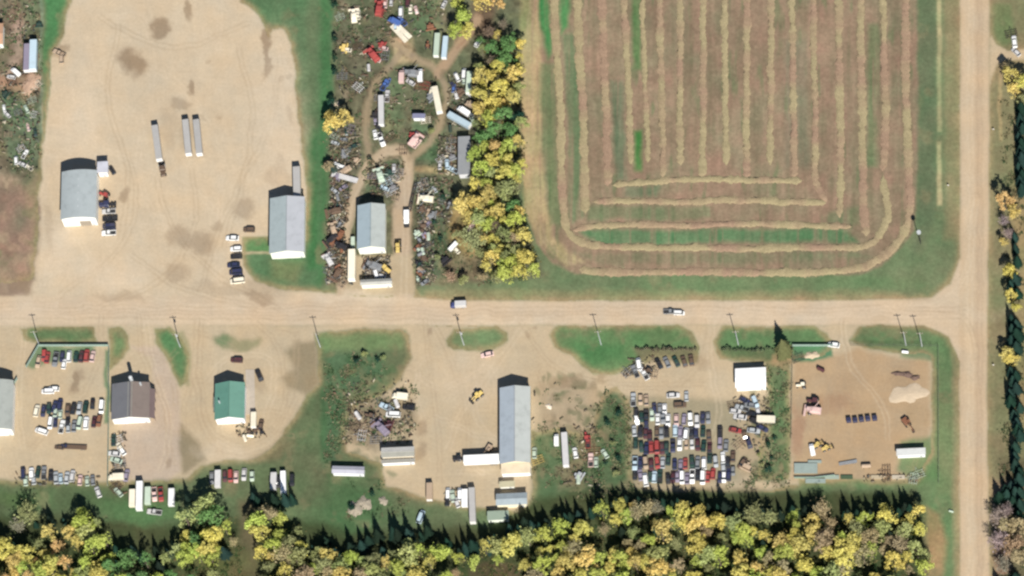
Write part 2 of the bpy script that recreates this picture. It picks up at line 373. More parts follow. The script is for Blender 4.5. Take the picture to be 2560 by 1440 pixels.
poly([(2126, 852), (2150, 816), (2310, 812), (2370, 836), (2396, 880), (2404, 1000), (2402, 1700), (2290, 1700), (2320, 1330), (2290, 1220), (2000, 1222), (2000, 1200), (2290, 1190), (2330, 1120), (2328, 890), (2160, 872)], (108, 134, 96), 7, 1, 'grass')
poly([(2340, 1000), (2385, 1000), (2390, 1240), (2345, 1240)], (124, 136, 100), 12, .7)
poly([(2380, 880), (2404, 880), (2404, 1440), (2384, 1440)], (152, 144, 114), 8, .7)
# east lot: darker packed soil
poly([(1985, 900), (2140, 872), (2250, 895), (2322, 900), (2326, 1130), (2290, 1200), (1980, 1200), (1975, 990)], (192, 167, 134), 10, 1, 'vehicle_yard')
poly([(2256, 1100), (2330, 1090), (2345, 1190), (2300, 1212), (2240, 1170)], (104, 138, 94), 10, .8)
blob(2070, 1010, 60, 24, (166, 134, 108), .6); blob(1985, 1080, 20, 60, (170, 132, 108), .6); blob(2290, 1040, 30, 40, (176, 152, 118), .4)
poly([(1980, 860), (2078, 862), (2080, 885), (2030, 905), (1982, 905)], (92, 138, 104), 6, 1)
poly([(2255, 870), (2330, 880), (2330, 905), (2250, 892)], (108, 136, 100), 8, .8)
poly([(1375, 900), (1480, 935), (1490, 960), (1560, 950), (1830, 930), (1830, 990), (1560, 985), (1500, 970), (1440, 960)], (206, 188, 158), 12, .9)
# forest floor
poly([(-300, 1300), (120, 1290), (260, 1300), (460, 1320), (620, 1290), (760, 1300), (1000, 1330), (1250, 1310), (1330, 1250), (1500, 1220), (1600, 1225), (1900, 1228), (2290, 1225), (2312, 1290), (2322, 1700), (-300, 1700)], (74, 84, 58), 16, 1, 'forest_floor')
poly([(596, 1250), (650, 1240), (650, 1350), (640, 1440), (560, 1440), (600, 1330)], (112, 104, 82), 16, .9)
poly([(1178, 1418), (1210, 1404), (1270, 1404), (1305, 1420), (1320, 1500), (1160, 1500)], (92, 84, 66), 7, .9)
poly([(2316, 1270), (2350, 1290), (2368, 1350), (2350, 1500), (2318, 1500)], (162, 140, 106), 12, .9)
blob(250, 1265, 70, 26, (88, 106, 76), .6); blob(340, 1275, 90, 34, (84, 128, 84), .6); blob(60, 1250, 60, 24, (84, 116, 72), .6)
blob(870, 1270, 90, 60, (82, 116, 80), .7); blob(560, 1410, 80, 40, (104, 110, 70), .5)
for k in range(70):
    x, y = rng.uniform(800, 1010), rng.uniform(880, 1200)
    blob(x, y, rng.uniform(4, 16), rng.uniform(3, 12), [(58, 92, 62), (128, 120, 92), (96, 112, 80), (70, 104, 70), (148, 138, 112)][rng.randint(5)], .45, .6)
for k in range(60):
    x, y = rng.uniform(1335, 1510), rng.uniform(930, 1090); blob(x, y, rng.uniform(5, 16), rng.uniform(4, 14), [(108, 116, 84), (196, 176, 146), (140, 126, 102), (90, 108, 76), (160, 144, 116)][rng.randint(5)], .5, .6)
for k in range(60):
    x, y = rng.uniform(1330, 1580), rng.uniform(1010, 1230)
    blob(x, y, rng.uniform(4, 16), rng.uniform(3, 14), [(70, 98, 66), (128, 118, 94), (100, 114, 84), (150, 138, 112)][rng.randint(4)], .45, .6)
for k in range(60):
    x, y = rng.uniform(1860, 1975), rng.uniform(960, 1220)
    blob(x, y, rng.uniform(3, 12), rng.uniform(3, 12), [(70, 98, 66), (150, 134, 108), (92, 110, 78)][rng.randint(3)], .5, .6)
for k in range(160):
    x, y = rng.uniform(836, 1190), rng.uniform(0, 710)
    blob(x, y, rng.uniform(3, 12), rng.uniform(3, 12), [(74, 86, 66), (136, 122, 102), (92, 112, 80), (150, 136, 118), (84, 84, 74)][rng.randint(5)], .4, .6) if REG[int((y-gy[0])/STEP), int((x-gx[0])/STEP)] == 7 else None
# land right of the country road
poly([(2474, -300), (2900, -300), (2900, 1700), (2474, 1700)], (134, 132, 102), 6, 1, 'grass')
poly([(2500, 1150), (2900, 1150), (2900, 1700), (2490, 1700)], (98, 92, 74), 18, .8, 'forest_floor')
poly([(2480, 1200), (2515, 1200), (2530, 1440), (2482, 1440)], (150, 128, 110), 12, .7)
poly([(2530, 420), (2900, 420), (2900, 1100), (2540, 1100)], (160, 144, 108), 18, .7); path([(2504, 180), (2500, 350)], 9, (186, 168, 128), 5, .7)
poly([(2480, 10), (2530, 10), (2545, 100), (2500, 118), (2480, 100)], (116, 134, 94), 9, .8)
poly([(2474, 84), (2490, 108), (2520, 122), (2900, 124), (2900, 152), (2516, 150), (2494, 165), (2474, 205)], (208, 188, 156), 6, 1, 'dirt_track')
# roads
poly([(-300, 742), (700, 738), (1040, 744), (1150, 752), (2200, 750), (2330, 742), (2376, 710), (2396, 650), (2420, 640), (2420, 900), (2398, 900), (2372, 842), (2310, 814), (1400, 812), (-300, 816)], (214, 194, 166), 5, 1, 'gravel_road', .5)
poly([(2400, -300), (2474, -300), (2474, 400), (2468, 900), (2478, 1700), (2400, 1700), (2398, 900), (2400, 640)], (210, 188, 158), 6, 1, 'country_road', .4)
path([(2420, -300), (2420, 700), (2424, 1600)], 20, (216, 196, 166), 8, .6); path([(2447, -300), (2447, 700), (2450, 1600)], 12, (200, 176, 148), 7, .6)
path([(-200, 776), (1000, 778), (2380, 776)], 30, (219, 198, 172), 10, .4); path([(1300, 745), (2320, 745)], 6, (178, 158, 128), 6, .5)
path([(-200, 758), (900, 757)], 5, (206, 184, 158), 5, .5); path([(-200, 800), (1300, 806)], 8, (222, 204, 176), 7, .5)
# wheel tracks
def track(pts, c, a, gap=11):
    pts = [tuple(p) for p in pts]
    for _ in range(2):
        q = [pts[0]]
        for (ax, ay), (bx, by) in zip(pts, pts[1:]): q += [(ax*.75+bx*.25, ay*.75+by*.25), (ax*.25+bx*.75, ay*.25+by*.75)]
        pts = q+[pts[-1]]
    for s_ in (-1, 1):
        o_ = []
        for i, (x, y) in enumerate(pts):
            x2, y2 = pts[min(i+1, len(pts)-1)]; x1, y1 = pts[max(i-1, 0)]; L_ = math.hypot(x2-x1, y2-y1)+1e-6
            o_.append((x-(y2-y1)/L_*s_*gap/2, y+(x2-x1)/L_*s_*gap/2))
        path(o_, 3.2, c, 3, a)
TRK_ = [[(200, 600), (240, 680), (400, 760), (600, 775)], [(390, 440), (420, 560), (520, 680), (700, 770)], [(480, 420), (500, 560), (420, 700), (250, 770)], [(560, 640), (480, 640), (400, 560), (400, 440)], [(300, 60), (260, 240), (330, 420), (300, 600)], [(600, 120), (640, 300), (600, 480), (560, 620)],
        [(700, 110), (720, 300), (700, 440)], [(700, 120), (680, 320), (580, 480), (500, 720)], [(250, 40), (420, 140), (620, 60)], [(180, 300), (200, 200), (300, 120), (500, 240), (560, 420)], [(330, 640), (430, 710), (520, 740), (640, 770)], [(150, 740), (300, 640), (350, 500), (320, 380)], [(60, 790), (60, 860), (40, 960), (60, 1120)],
        [(255, 790), (256, 900), (200, 1000), (80, 1120)], [(345, 790), (350, 900), (420, 1000), (420, 1160)], [(360, 790), (380, 920), (432, 1040), (400, 1180)], [(500, 800), (500, 960), (520, 1080), (600, 1120), (680, 1080), (720, 1000), (700, 860), (640, 810)], [(490, 800), (485, 980), (520, 1110), (610, 1140), (700, 1090), (740, 1000)],
        [(660, 1040), (690, 960), (680, 880), (560, 890), (520, 950)], [(1060, 800), (1080, 960), (1100, 1100), (1100, 1200)], [(1080, 800), (1140, 920), (1180, 1080), (1150, 1190)], [(1320, 800), (1230, 930), (1160, 1010), (1120, 1120)], [(1300, 800), (1380, 930), (1560, 965), (1760, 960)], [(1770, 800), (1765, 900), (1700, 970), (1560, 970)],
        [(1780, 800), (1775, 920), (1800, 1020), (1780, 1100)], [(1340, 930), (1400, 1040)], [(2105, 800), (2110, 900), (2060, 1000), (2060, 1100)], [(2110, 800), (2120, 920), (2210, 1010), (2220, 1100)], [(2110, 900), (2100, 980), (2140, 1010), (2200, 1010), (2280, 1060)], [(2000, 1000), (2080, 1080), (2200, 1110)], [(860, 730), (866, 640), (884, 500), (940, 400), (1010, 380), (1016, 500), (1010, 740)],
        [(-40, 772), (1000, 774), (2420, 772)], [(-40, 790), (1000, 794), (2420, 790)], [(2428, -40), (2428, 1480)], [(2450, -40), (2450, 1480)], [(2440, 900), (2430, 800), (2380, 782), (2200, 780)], [(2440, 500), (2420, 700), (2350, 765), (2200, 775)], [(1328, -40), (1322, 300), (1336, 560), (1390, 640), (1480, 672)]]
for i, t_ in enumerate(TRK_):
    track(t_, (182, 162, 134) if i % 3 else (226, 208, 180), .4)
for k in range(46):
    zx, zy, zw, zh = [(110, 40, 440, 680), (460, 830, 280, 260), (1040, 890, 200, 290), (1990, 910, 310, 260), (20, 760, 1000, 40), (320, 880, 120, 280)][k % 6]
    p_ = [(zx+rng.rand()*zw, zy+rng.rand()*zh)]; a_ = rng.uniform(0, 6.28)
    for q in range(4): a_ += rng.normal(0, .55); st_ = min(zw, zh)*.3; p_.append((min(zx+zw, max(zx, p_[-1][0]+math.cos(a_)*st_)), min(zy+zh, max(zy, p_[-1][1]+math.sin(a_)*st_))))
    track(p_, (182, 162, 134) if k % 2 else (226, 208, 182), .28, 10)
# stains
for x, y, rx, ry, rot, a in [(395, 74, 22, 30, 25, .8), (467, 18, 12, 24, 10, .7), (326, 158, 30, 36, -30, .85), (478, 214, 10, 18, 0, .7), (455, 262, 26, 14, 10, .5), (310, 492, 13, 20, 0, .6),
        (664, 145, 9, 62, 4, .8), (670, 100, 12, 30, 8, .6), (60, 708, 24, 28, 0, .75), (510, 608, 30, 34, 0, .55), (455, 590, 30, 30, 0, .5), (440, 678, 30, 18, 0, .4), (545, 565, 12, 12, 0, .4),
        (610, 520, 30, 22, 0, .5), (690, 440, 34, 20, 0, .5), (600, 720, 120, 20, 4, .35), (640, 742, 40, 10, 4, .5), (700, 195, 8, 10, 0, .5), (730, 280, 10, 24, -10, .5), (720, 185, 8, 8, 0, .4),
        (190, 950, 12, 26, 10, .75), (205, 935, 14, 14, 0, .5), (150, 128, 16, 12, 0, .6), (1074, 826, 7, 10, 0, .6), (1335, 822, 10, 7, 0, .4), (1320, 842, 8, 6, 0, .4), (700, 410, 14, 16, 0, .4),
        (1050, 1070, 16, 26, 10, .5), (1050, 1130, 14, 20, 0, .5), (1430, 950, 30, 16, 0, .5), (650, 960, 16, 30, 0, .3), (520, 155, 9, 7, 0, .3), (550, 285, 9, 6, 0, .3), (516, 300, 8, 5, 0, .3),
        (415, 1162, 6, 12, 0, .5), (2250, 960, 30, 40, 0, .3), (1760, 900, 20, 20, 0, .3), (300, 745, 60, 14, 0, .3), (120, 575, 14, 60, 0, .3), (420, 320, 24, 60, 0, .25), (2110, 958, 60, 30, 0, .2), (470, 330, 20, 50, 0, .25)]:
    blob(x, y, rx, ry, (156, 136, 112), a, .4, rot)
for x, y, rx, ry, a in [(700, 330, 60, 200, .5), (260, 690, 90, 40, .5), (150, 620, 40, 60, .6), (40, 780, 60, 20, .4), (560, 1130, 70, 22, .4), (900, 745, 120, 12, .6), (2040, 790, 400, 14, .4), (1180, 950, 90, 60, .3), (200, 300, 50, 150, .4), (1400, 800, 300, 10, .4)]:
    blob(x, y, rx, ry, (226, 208, 182), a, .6)
# overall mottling by cover type
big = fbm(GX/120, GY/120, 51); mid = fbm(GX/32, GY/32, 52); fine = fbm(GX/9, GY/9, 53, 3); tint = fbm(GX/50, GY/50, 57, 3)
hard = np.isin(REG, (1, 2, 3, 5, 8)); soft_ = ~hard
t_ = hard.astype(float)                                  # worn, dry margin where grass meets dirt
for _ in range(5): t_ = (t_+np.roll(t_, 1, 0)+np.roll(t_, -1, 0)+np.roll(t_, 1, 1)+np.roll(t_, -1, 1))/5
for _ in range(2): t_ = (np.roll(t_, 3, 0)+np.roll(t_, -3, 0)+np.roll(t_, 3, 1)+np.roll(t_, -3, 1)+t_)/5
mg = np.isin(REG, (0,))*np.clip(t_*2.2*(1+2.2*fbm(GX/16, GY/16, 71)), 0, .75)
C[:] = C*(1-mg[..., None])+lin((160, 148, 114))*mg[..., None]
gm = np.isin(REG, (0, 6, 7))[..., None]
C[:] = np.where(gm, C*np.array([1.13, 1.07, .96]), C*np.array([1.05, 1.02, .965]))
dry = np.clip(fbm(GX/38, GY/38, 81, 5)*4-.45, 0, .6)*np.isin(REG, (0, 7)); C[:] = C*(1-dry[..., None])+lin((140, 136, 100))*dry[..., None]
amp = np.where(hard, .11*big+.11*mid+.07*fine, .35*big+.32*mid+.26*fine)
amp += np.where(REG == 7, .55*fine+.4*mid, 0)
C *= (1+amp)[..., None]
C *= 1+np.where(hard[..., None], .16*np.array([.7, .1, -.6]), .30*np.array([1, -.25, .2]))*tint[..., None]
trk = fbm(GX/70, GY/5, 61, 2); C *= 1+np.where(REG == 1, .07*trk, 0)[..., None]
trk = fbm(GX/5, GY/90, 62, 2); C *= 1+np.where(REG == 2, .08*trk, 0)[..., None]
trk = fbm((GX+GY*.3)/60, (GY-GX*.1)/7, 63, 3); C *= 1+np.where((REG == 3) | (REG == 8), .07*trk, 0)[..., None]
trk = fbm((GX-GY*.15)/7, GY/80, 64, 3); C *= 1+np.where((REG == 3) | (REG == 8), .06*trk, 0)[..., None]
ALB = np.clip(C/EXPK*np.array([.99, 1, 1.04]), .01, .8)
WX, WY = Pn(GX, GY, 0.0)
nj, ni = GX.shape
fr = np.round((REG[:-1, :-1]+REG[1:, 1:])/2).astype(int); fr = REG[:-1, :-1]
idx = np.arange(nj*ni).reshape(nj, ni)
fv = np.stack([idx[:-1, :-1], idx[1:, :-1], idx[1:, 1:], idx[:-1, 1:]], -1)
VX = np.stack([WX, WY, np.zeros_like(WX)], -1).reshape(-1, 3)
CF = np.concatenate([ALB.reshape(-1, 3), np.ones((nj*ni, 1))], 1)
def raw_mesh(name, V, F, material, col=None):
    me = bpy.data.meshes.new(name)
    me.vertices.add(len(V)); me.vertices.foreach_set('co', V.astype(np.float32).ravel())
    me.loops.add(F.size); me.loops.foreach_set('vertex_index', F.astype(np.int32).ravel())
    me.polygons.add(len(F)); me.polygons.foreach_set('loop_start', np.arange(0, F.size, F.shape[1], dtype=np.int32))
    me.polygons.foreach_set('loop_total', np.full(len(F), F.shape[1], dtype=np.int32))
    me.materials.append(material)
    if col is not None:
        a = me.color_attributes.new('col', 'FLOAT_COLOR', 'POINT'); a.data.foreach_set('color', col.astype(np.float32).ravel())
    me.update(calc_edges=True); return me
for k, nm in enumerate(REGN):
    F = fv[fr == k]
    if len(F) == 0: continue
    u, inv = np.unique(F, return_inverse=True)
    o = link(nm, raw_mesh(nm, VX[u], inv.reshape(-1, 4), M['rough' if k in (0, 4, 6, 7) else 'ground'], CF[u])); o['kind'] = 'structure'
g = MB(); g.add([(-6000, -6000, -.3), (6000, -6000, -.3), (6000, 6000, -.3), (-6000, 6000, -.3)], [(0, 1, 2, 3)], M['far'])
g.build('ground')['kind'] = 'structure'
far_road = mat('far_road', alb(212, 192, 162), rough=1, spec=.05)
def strip(pts, z, name, mt):
    a = MB(); a.add([tuple(P(x, y, z)) for x, y in pts], [(0, 1, 2, 3)], mt); a.build(name)['kind'] = 'structure'
strip([(2402, 1655), (2476, 1655), (2476, 12000), (2402, 12000)], -.1, 'country_road', far_road)
strip([(2402, -12000), (2476, -12000), (2476, -215), (2402, -215)], -.1, 'country_road', far_road)
strip([(-14000, 745), (-255, 745), (-255, 814), (-14000, 814)], -.1, 'gravel_road', far_road)

# ================================================================ registry: labels that single things out
ORD = ['zeroth', 'first', 'second', 'third', 'fourth', 'fifth', 'sixth', 'seventh', 'eighth', 'ninth', 'tenth', 'eleventh', 'twelfth', 'thirteenth', 'fourteenth', 'fifteenth', 'sixteenth', 'seventeenth', 'eighteenth', 'nineteenth', 'twentieth']
LREG = []
def reg(o, desc, place, x, y, axis='x'):
    """desc + place is the label; where several share it an ordinal from the left or the top is added"""
    LREG.append((o, desc, place, x, y, axis))
def finish_labels():
    d = {}
    for e in LREG: d.setdefault((e[1], e[2]), []).append(e)
    for (desc, place), es in d.items():
        if len(es) == 1:
            es[0][0]['label'] = f'{desc} {place}'; continue
        ax = es[0][5]; es.sort(key=lambda e: e[3] if ax == 'x' else e[4])
        side = 'from the left' if ax == 'x' else 'from the top'
        n = len(es)
        for i, e in enumerate(es):
            if n == 2: q = ('left of two' if i == 0 else 'right of two') if ax == 'x' else ('upper of two' if i == 0 else 'lower of two')
            elif i == n-1: q = 'rightmost such' if ax == 'x' else 'lowest such'
            elif i == 0: q = 'leftmost such' if ax == 'x' else 'topmost such'
            elif i > n//2: q = ORD[min(20, n-i)]+(' from the right' if ax == 'x' else ' from the bottom')
            else: q = ORD[min(20, i+1)]+' '+side
            e[0]['label'] = f'{desc} {place}, {q}'
            if len(e[0]['label'].split()) > 16: print('LONG', e[0]['label'])

# ================================================================ WINDROWS
def resample(pts, step):
    out = [pts[0]]; 
    for (ax, ay), (bx, by) in zip(pts, pts[1:]):
        L = math.hypot(bx-ax, by-ay); n = max(1, int(L/step))
        for i in range(1, n+1): out.append((ax+(bx-ax)*i/n, ay+(by-ay)*i/n))
    return out
def chaikin(pts, k=2):
    for _ in range(k):
        q = [pts[0]]
        for (ax, ay), (bx, by) in zip(pts, pts[1:]):
            q += [(ax*.75+bx*.25, ay*.75+by*.25), (ax*.25+bx*.75, ay*.25+by*.75)]
        pts = q+[pts[-1]]
    return pts
WN = 0
def windrow(pts, label, wd=15, base=(180, 165, 128), redder=.1, h=.27):
    global WN; WN += 1
    pts = resample(chaikin(pts), 3.2)
    A = np.array([[P(x, y).x, P(x, y).y] for x, y in pts])
    T = np.gradient(A, axis=0); T /= np.linalg.norm(T, axis=1)[:, None]; N = np.stack([-T[:, 1], T[:, 0]], 1)
    n = len(A); s = np.arange(n)
    wob = fbm(s/14., s*0+WN, 7)*.9+fbm(s/4, s*0+WN, 8)*.5
    wdt = wd*1.2*MPP/2*(1+.6*fbm(s/9., s*0+WN*3, 9)+.7*fbm(s/1.9, s*0+WN*3, 19))
    off = [-1, -.8, -.45, 0, .45, .8, 1]; prof = [0, .45, .85, 1, .85, .45, 0]
    V = []; CC = []
    fade = np.clip(np.minimum(s, n-1-s)/3., 0, 1)
    red = np.clip(fbm(s/22., s*0+WN, 12)*3+redder, 0, 1)[:, None]; wv = fbm(s/3., s*0+WN, 13)
    c0 = (lin(base)*(1-red)+lin((174, 146, 122))*red)*1.12
    patch = np.clip(fbm(s/14., s*0+WN, 15)*4-.6, 0, 1)[:, None]; c0 = c0*(1-patch*.5)+lin((196, 184, 140))*patch*.5
    for k, (a, q) in enumerate(zip(off, prof)):
        jit = rng.uniform(-.3, .3, n)*(1.0 if abs(a) > .7 else .4)
        p = A+N*((wob+a*wdt*fade+jit)[:, None])
        z = q*h*fade*(.85+.3*rng.rand(n))+.012
        V.append(np.column_stack([p, z]))
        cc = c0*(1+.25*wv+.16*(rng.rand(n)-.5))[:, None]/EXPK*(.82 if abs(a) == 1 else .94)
        CC.append(np.column_stack([np.clip(cc, .02, .8), np.ones(n)]))
    V = np.stack(V, 1).reshape(-1, 3); CC = np.stack(CC, 1).reshape(-1, 4); m_ = len(off)
    F = np.array([[i*m_+j, i*m_+j+1, (i+1)*m_+j+1, (i+1)*m_+j] for i in range(n-1) for j in range(m_-1)])
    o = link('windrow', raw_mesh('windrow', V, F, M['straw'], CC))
    tagset(o, label, 'windrow', 'windrows of cut hay on the field')
windrow([(1448, 672), (1500, 682), (1700, 678), (1900, 683), (2140, 678), (2200, 650), (2250, 600), (2278, 540), (2272, 440), (2268, 300), (2262, 150), (2266, -120)], 'long reddish windrow curving along the bottom and right edge of the field', 17, redder=.6)
windrow([(1382, -120), (1390, 120), (1402, 260), (1404, 430), (1410, 560), (1440, 605), (1520, 620), (1700, 618), (1900, 622), (2060, 616), (2150, 622), (2195, 600), (2222, 545), (2218, 505), (2205, 440)], 'windrow forming the U-shaped loop just inside the outermost one', 16)
windrow([(2206, 430), (2216, 330), (2210, 160), (2206, -120)], 'lumpy windrow second from the right edge of the field', 15, redder=.5)
windrow([(1430, 577), (1490, 562), (1600, 560), (1720, 566), (1830, 556), (2000, 562), (2130, 566)], 'horizontal windrow above the green band near the field bottom', 15, redder=.5)
windrow([(1440, -120), (1446, 120), (1458, 260), (1462, 450), (1464, 535)], 'second vertical windrow from the left, ending above the lower loop', 17, redder=.45)
windrow([(2152, -120), (2154, 200), (2158, 400), (2156, 500), (2168, 592)], 'third vertical windrow from the right, hooking left at its foot', 16, redder=.55)
windrow([(1480, 506), (1570, 500), (1700, 508), (1820, 498), (2066, 508)], 'horizontal windrow second from the top of the bottom set', 15)
windrow([(1500, -120), (1508, 120), (1516, 300), (1520, 466)], 'third vertical windrow from the left with an orange tint', 17, redder=.7)
windrow([(2096, -120), (2098, 200), (2104, 400), (2100, 545)], 'pale vertical windrow fourth from the right of the field', 15)
windrow([(1530, 462), (1610, 454), (1720, 450), (1800, 446), (1900, 452), (2006, 452)], 'topmost horizontal windrow, closing off the short vertical rows', 15)
for i, (xs, y1, rd) in enumerate([((1560, 1572, 1578), 413, .5), ((1606, 1614, 1620), 408, .1), ((1648, 1654, 1658), 446, .4), ((1700, 1700, 1701), 414, .25), ((1757, 1758, 1756), 446, .25),
                                  ((1812, 1813, 1815), 414, .0), ((1868, 1866, 1866), 446, .4), ((1927, 1928, 1926), 414, .3), ((1980, 1982, 1986), 446, .35)]):
    windrow([(xs[0], -120), (xs[0], 40), (xs[1], 220), (xs[2], y1)], f'{ORD[i+1]} from the left of the nine short vertical windrows in mid field', 14 if i != 1 else 11, redder=rd)
windrow([(2032, -120), (2034, 150), (2040, 370), (2036, 440), (2050, 480), (2066, 505)], 'vertical windrow fifth from the right, bending at its foot', 14, redder=.5)

# ================================================================ TREES
def leafquads(centers, normals, size, rs, jitter=.8):
    n = len(centers)
    nn = normals+rs.normal(0, jitter, (n, 3)); nn /= np.linalg.norm(nn, axis=1)[:, None]
    a = np.cross(nn, rs.normal(0, 1, (n, 3))); a /= np.linalg.norm(a, axis=1)[:, None]; b = np.cross(nn, a)
    s = size*rs.uniform(.6, 1.35, n)[:, None]
    q = np.stack([centers-a*s-b*s*.7, centers+a*s-b*s*.55, centers+a*s*.8+b*s*.7, centers-a*s*.7+b*s*.6], 1)
    q += rs.normal(0, .06, q.shape)*size*2
    return q.reshape(-1, 3), np.arange(n*4).reshape(n, 4)
def make_crown(seed, hh=12., cr=4.0, kind='round', lobes=11, per=62):
    rs = np.random.RandomState(seed); cs = []; ns = []; lobes = int(lobes*1.9); per = int(per*.62)
    sx_, sy_ = rs.uniform(.8, 1.15), rs.uniform(.8, 1.15); lean = rs.normal(0, .08, 2); ph = rs.uniform(0, 6.28)
    for k in range(lobes):
        ang = k*2.39996+rs.normal(0, .5); rr = cr*math.sqrt((k+.4)/lobes)*rs.uniform(.55, 1.0)*(1+.2*math.sin(ang*3+ph))
        top = hh*(.97-.42*(rr/cr)**1.6)*rs.uniform(.82, 1.03)
        c = np.array([math.cos(ang)*rr*sx_+lean[0]*top, math.sin(ang)*rr*sy_+lean[1]*top, top-.9])
        lr = cr*rs.uniform(.16, .33)
        d = rs.normal(0, 1, (per, 3)); d /= np.linalg.norm(d, axis=1)[:, None]; d[:, 2] = np.where(d[:, 2] < -.4, -d[:, 2], d[:, 2])
        rad = lr*rs.uniform(.5, 1.15, per)[:, None]
        cs.append(c+d*rad*np.array([1, 1, rs.uniform(1.1, 1.9)])); ns.append(d)
    m_ = int(per*2.5); z = rs.uniform(.35, .7, m_)*hh; a = rs.uniform(0, 6.28, m_); r = cr*rs.uniform(.2, .85, m_)
    cs.append(np.stack([np.cos(a)*r, np.sin(a)*r, z], 1)); ns.append(rs.normal(0, 1, (m_, 3)))
    V, F = leafquads(np.concatenate(cs), np.concatenate(ns), cr*.07, rs)
    return raw_mesh('crown', V, F, M['crown'])
def make_spruce(seed, hh=11., br=2.3):
    rs = np.random.RandomState(seed); V = []; F = []; n = 0
    lv = 15
    for k in range(lv):
        t = k/(lv-1); z = hh*(.1+.88*t); r = br*(1-t)**.85*(.9+.25*rs.rand())+.12
        m_ = max(5, int(14*(1-t)+4)); a0 = rs.rand()*6.28
        for i in range(m_):
            a = a0+6.2832*i/m_+rs.normal(0, .12); rr = r*rs.uniform(.75, 1.15); wv = .30+.16*(1-t)
            ca, sa = math.cos(a), math.sin(a); z0 = z+rs.normal(0, .1)
            pts = [(0, 0, z0+.25), (rr*.55, wv*.9, z0-.05), (rr, 0, z0-.42*rr*.45-.1), (rr*.55, -wv*.9, z0-.05)]
            V += [(x*ca-y*sa, x*sa+y*ca, zz) for x, y, zz in pts]; F.append((n, n+1, n+2, n+3)); n += 4
    return raw_mesh('crown', np.array(V), np.array(F), M['spruce'])
def make_bare(seed, hh=11., cr=3.4):
    rs = np.random.RandomState(seed); V = []; F = []; n = 0
    def twig(a, b, w_):
        nonlocal n
        d = b-a; u = np.cross(d, rs.normal(0, 1, 3)); u = u/np.linalg.norm(u)*w_; v = np.cross(d, u); v = v/np.linalg.norm(v)*w_
        for e in (u, v):
            V.extend([a-e, a+e, b+e*.4, b-e*.4]); F.append((n, n+1, n+2, n+3)); n += 4
    for k in range(24):
        an = rs.uniform(0, 6.28); z0 = hh*rs.uniform(.25, .6); a = np.array([0, 0, z0])
        b = np.array([math.cos(an)*cr*rs.uniform(.3, 1), math.sin(an)*cr*rs.uniform(.3, 1), min(hh, z0+hh*rs.uniform(.18, .45))])
        twig(a, b, .09)
        for q in range(9):
            s = a+(b-a)*rs.uniform(.35, 1); e = s+np.array([rs.normal(0, .7), rs.normal(0, .7), rs.uniform(.1, 1.2)]); twig(s, e, .05)
            s2 = s+(e-s)*.6; twig(s2, s2+np.array([rs.normal(0, .5), rs.normal(0, .5), rs.uniform(.1, .7)]), .04)
    q, f = leafquads(np.array([[rs.normal(0, cr*.4), rs.normal(0, cr*.4), hh*rs.uniform(.5, .9)] for _ in range(170)]), np.tile([0, 0, 1.], (170, 1)), .22, rs)
    f = f+n; V = np.concatenate([np.array(V), q]); F = np.concatenate([np.array(F), f])
    return raw_mesh('crown', V, F, M['twig'])
CRN = [make_crown(s, 12, 4.1, lobes=l) for s, l in ((1, 10), (2, 13), (3, 9), (4, 12), (5, 11), (6, 14), (7, 10))]
NAR = [make_crown(s, 12, 2.7, lobes=9, per=50) for s in (21, 22, 23)]
SPR = [make_spruce(s) for s in (31, 32, 33, 34)]
BAR = [make_bare(s) for s in (41, 42, 43, 44)]
def trunk_mesh(hh, r):
    b = MB(); b.bar((0, 0, -.1), (0, 0, hh), r, M['bark'], 7, r*.45)
    for k in range(4):
        a = k*1.57+.4; b.bar((0, 0, hh*(.45+.1*k)), (math.cos(a)*1.8, math.sin(a)*1.8, hh*(.75+.07*k)), r*.4, M['bark'], 5, r*.12)
    return b.mesh('trunk')
TRK = trunk_mesh(8.5, .24)
b_ = MB(); b_.bar((0, 0, -.1), (0, 0, 10.6), .2, M['bark'], 6, .04); TRS = b_.mesh('trunk')
TC = {  # crown colours as they are, by name
    'yellow': (196, 186, 84), 'golden': (202, 182, 94), 'pale lime': (158, 166, 96), 'orange': (204, 170, 104), 'yellow-green': (170, 182, 72), 'green': (98, 140, 76), 'olive': (140, 146, 90),
    'tan': (162, 146, 106), 'russet': (158, 130, 100), 'grey': (134, 128, 108), 'brown': (124, 110, 90), 'dark green': (36, 74, 58), 'deep green': (28, 60, 46), 'blue-green': (48, 82, 72), 'mauve': (140, 126, 120), 'hedge brown': (112, 104, 84), 'hedge green': (92, 106, 76)}
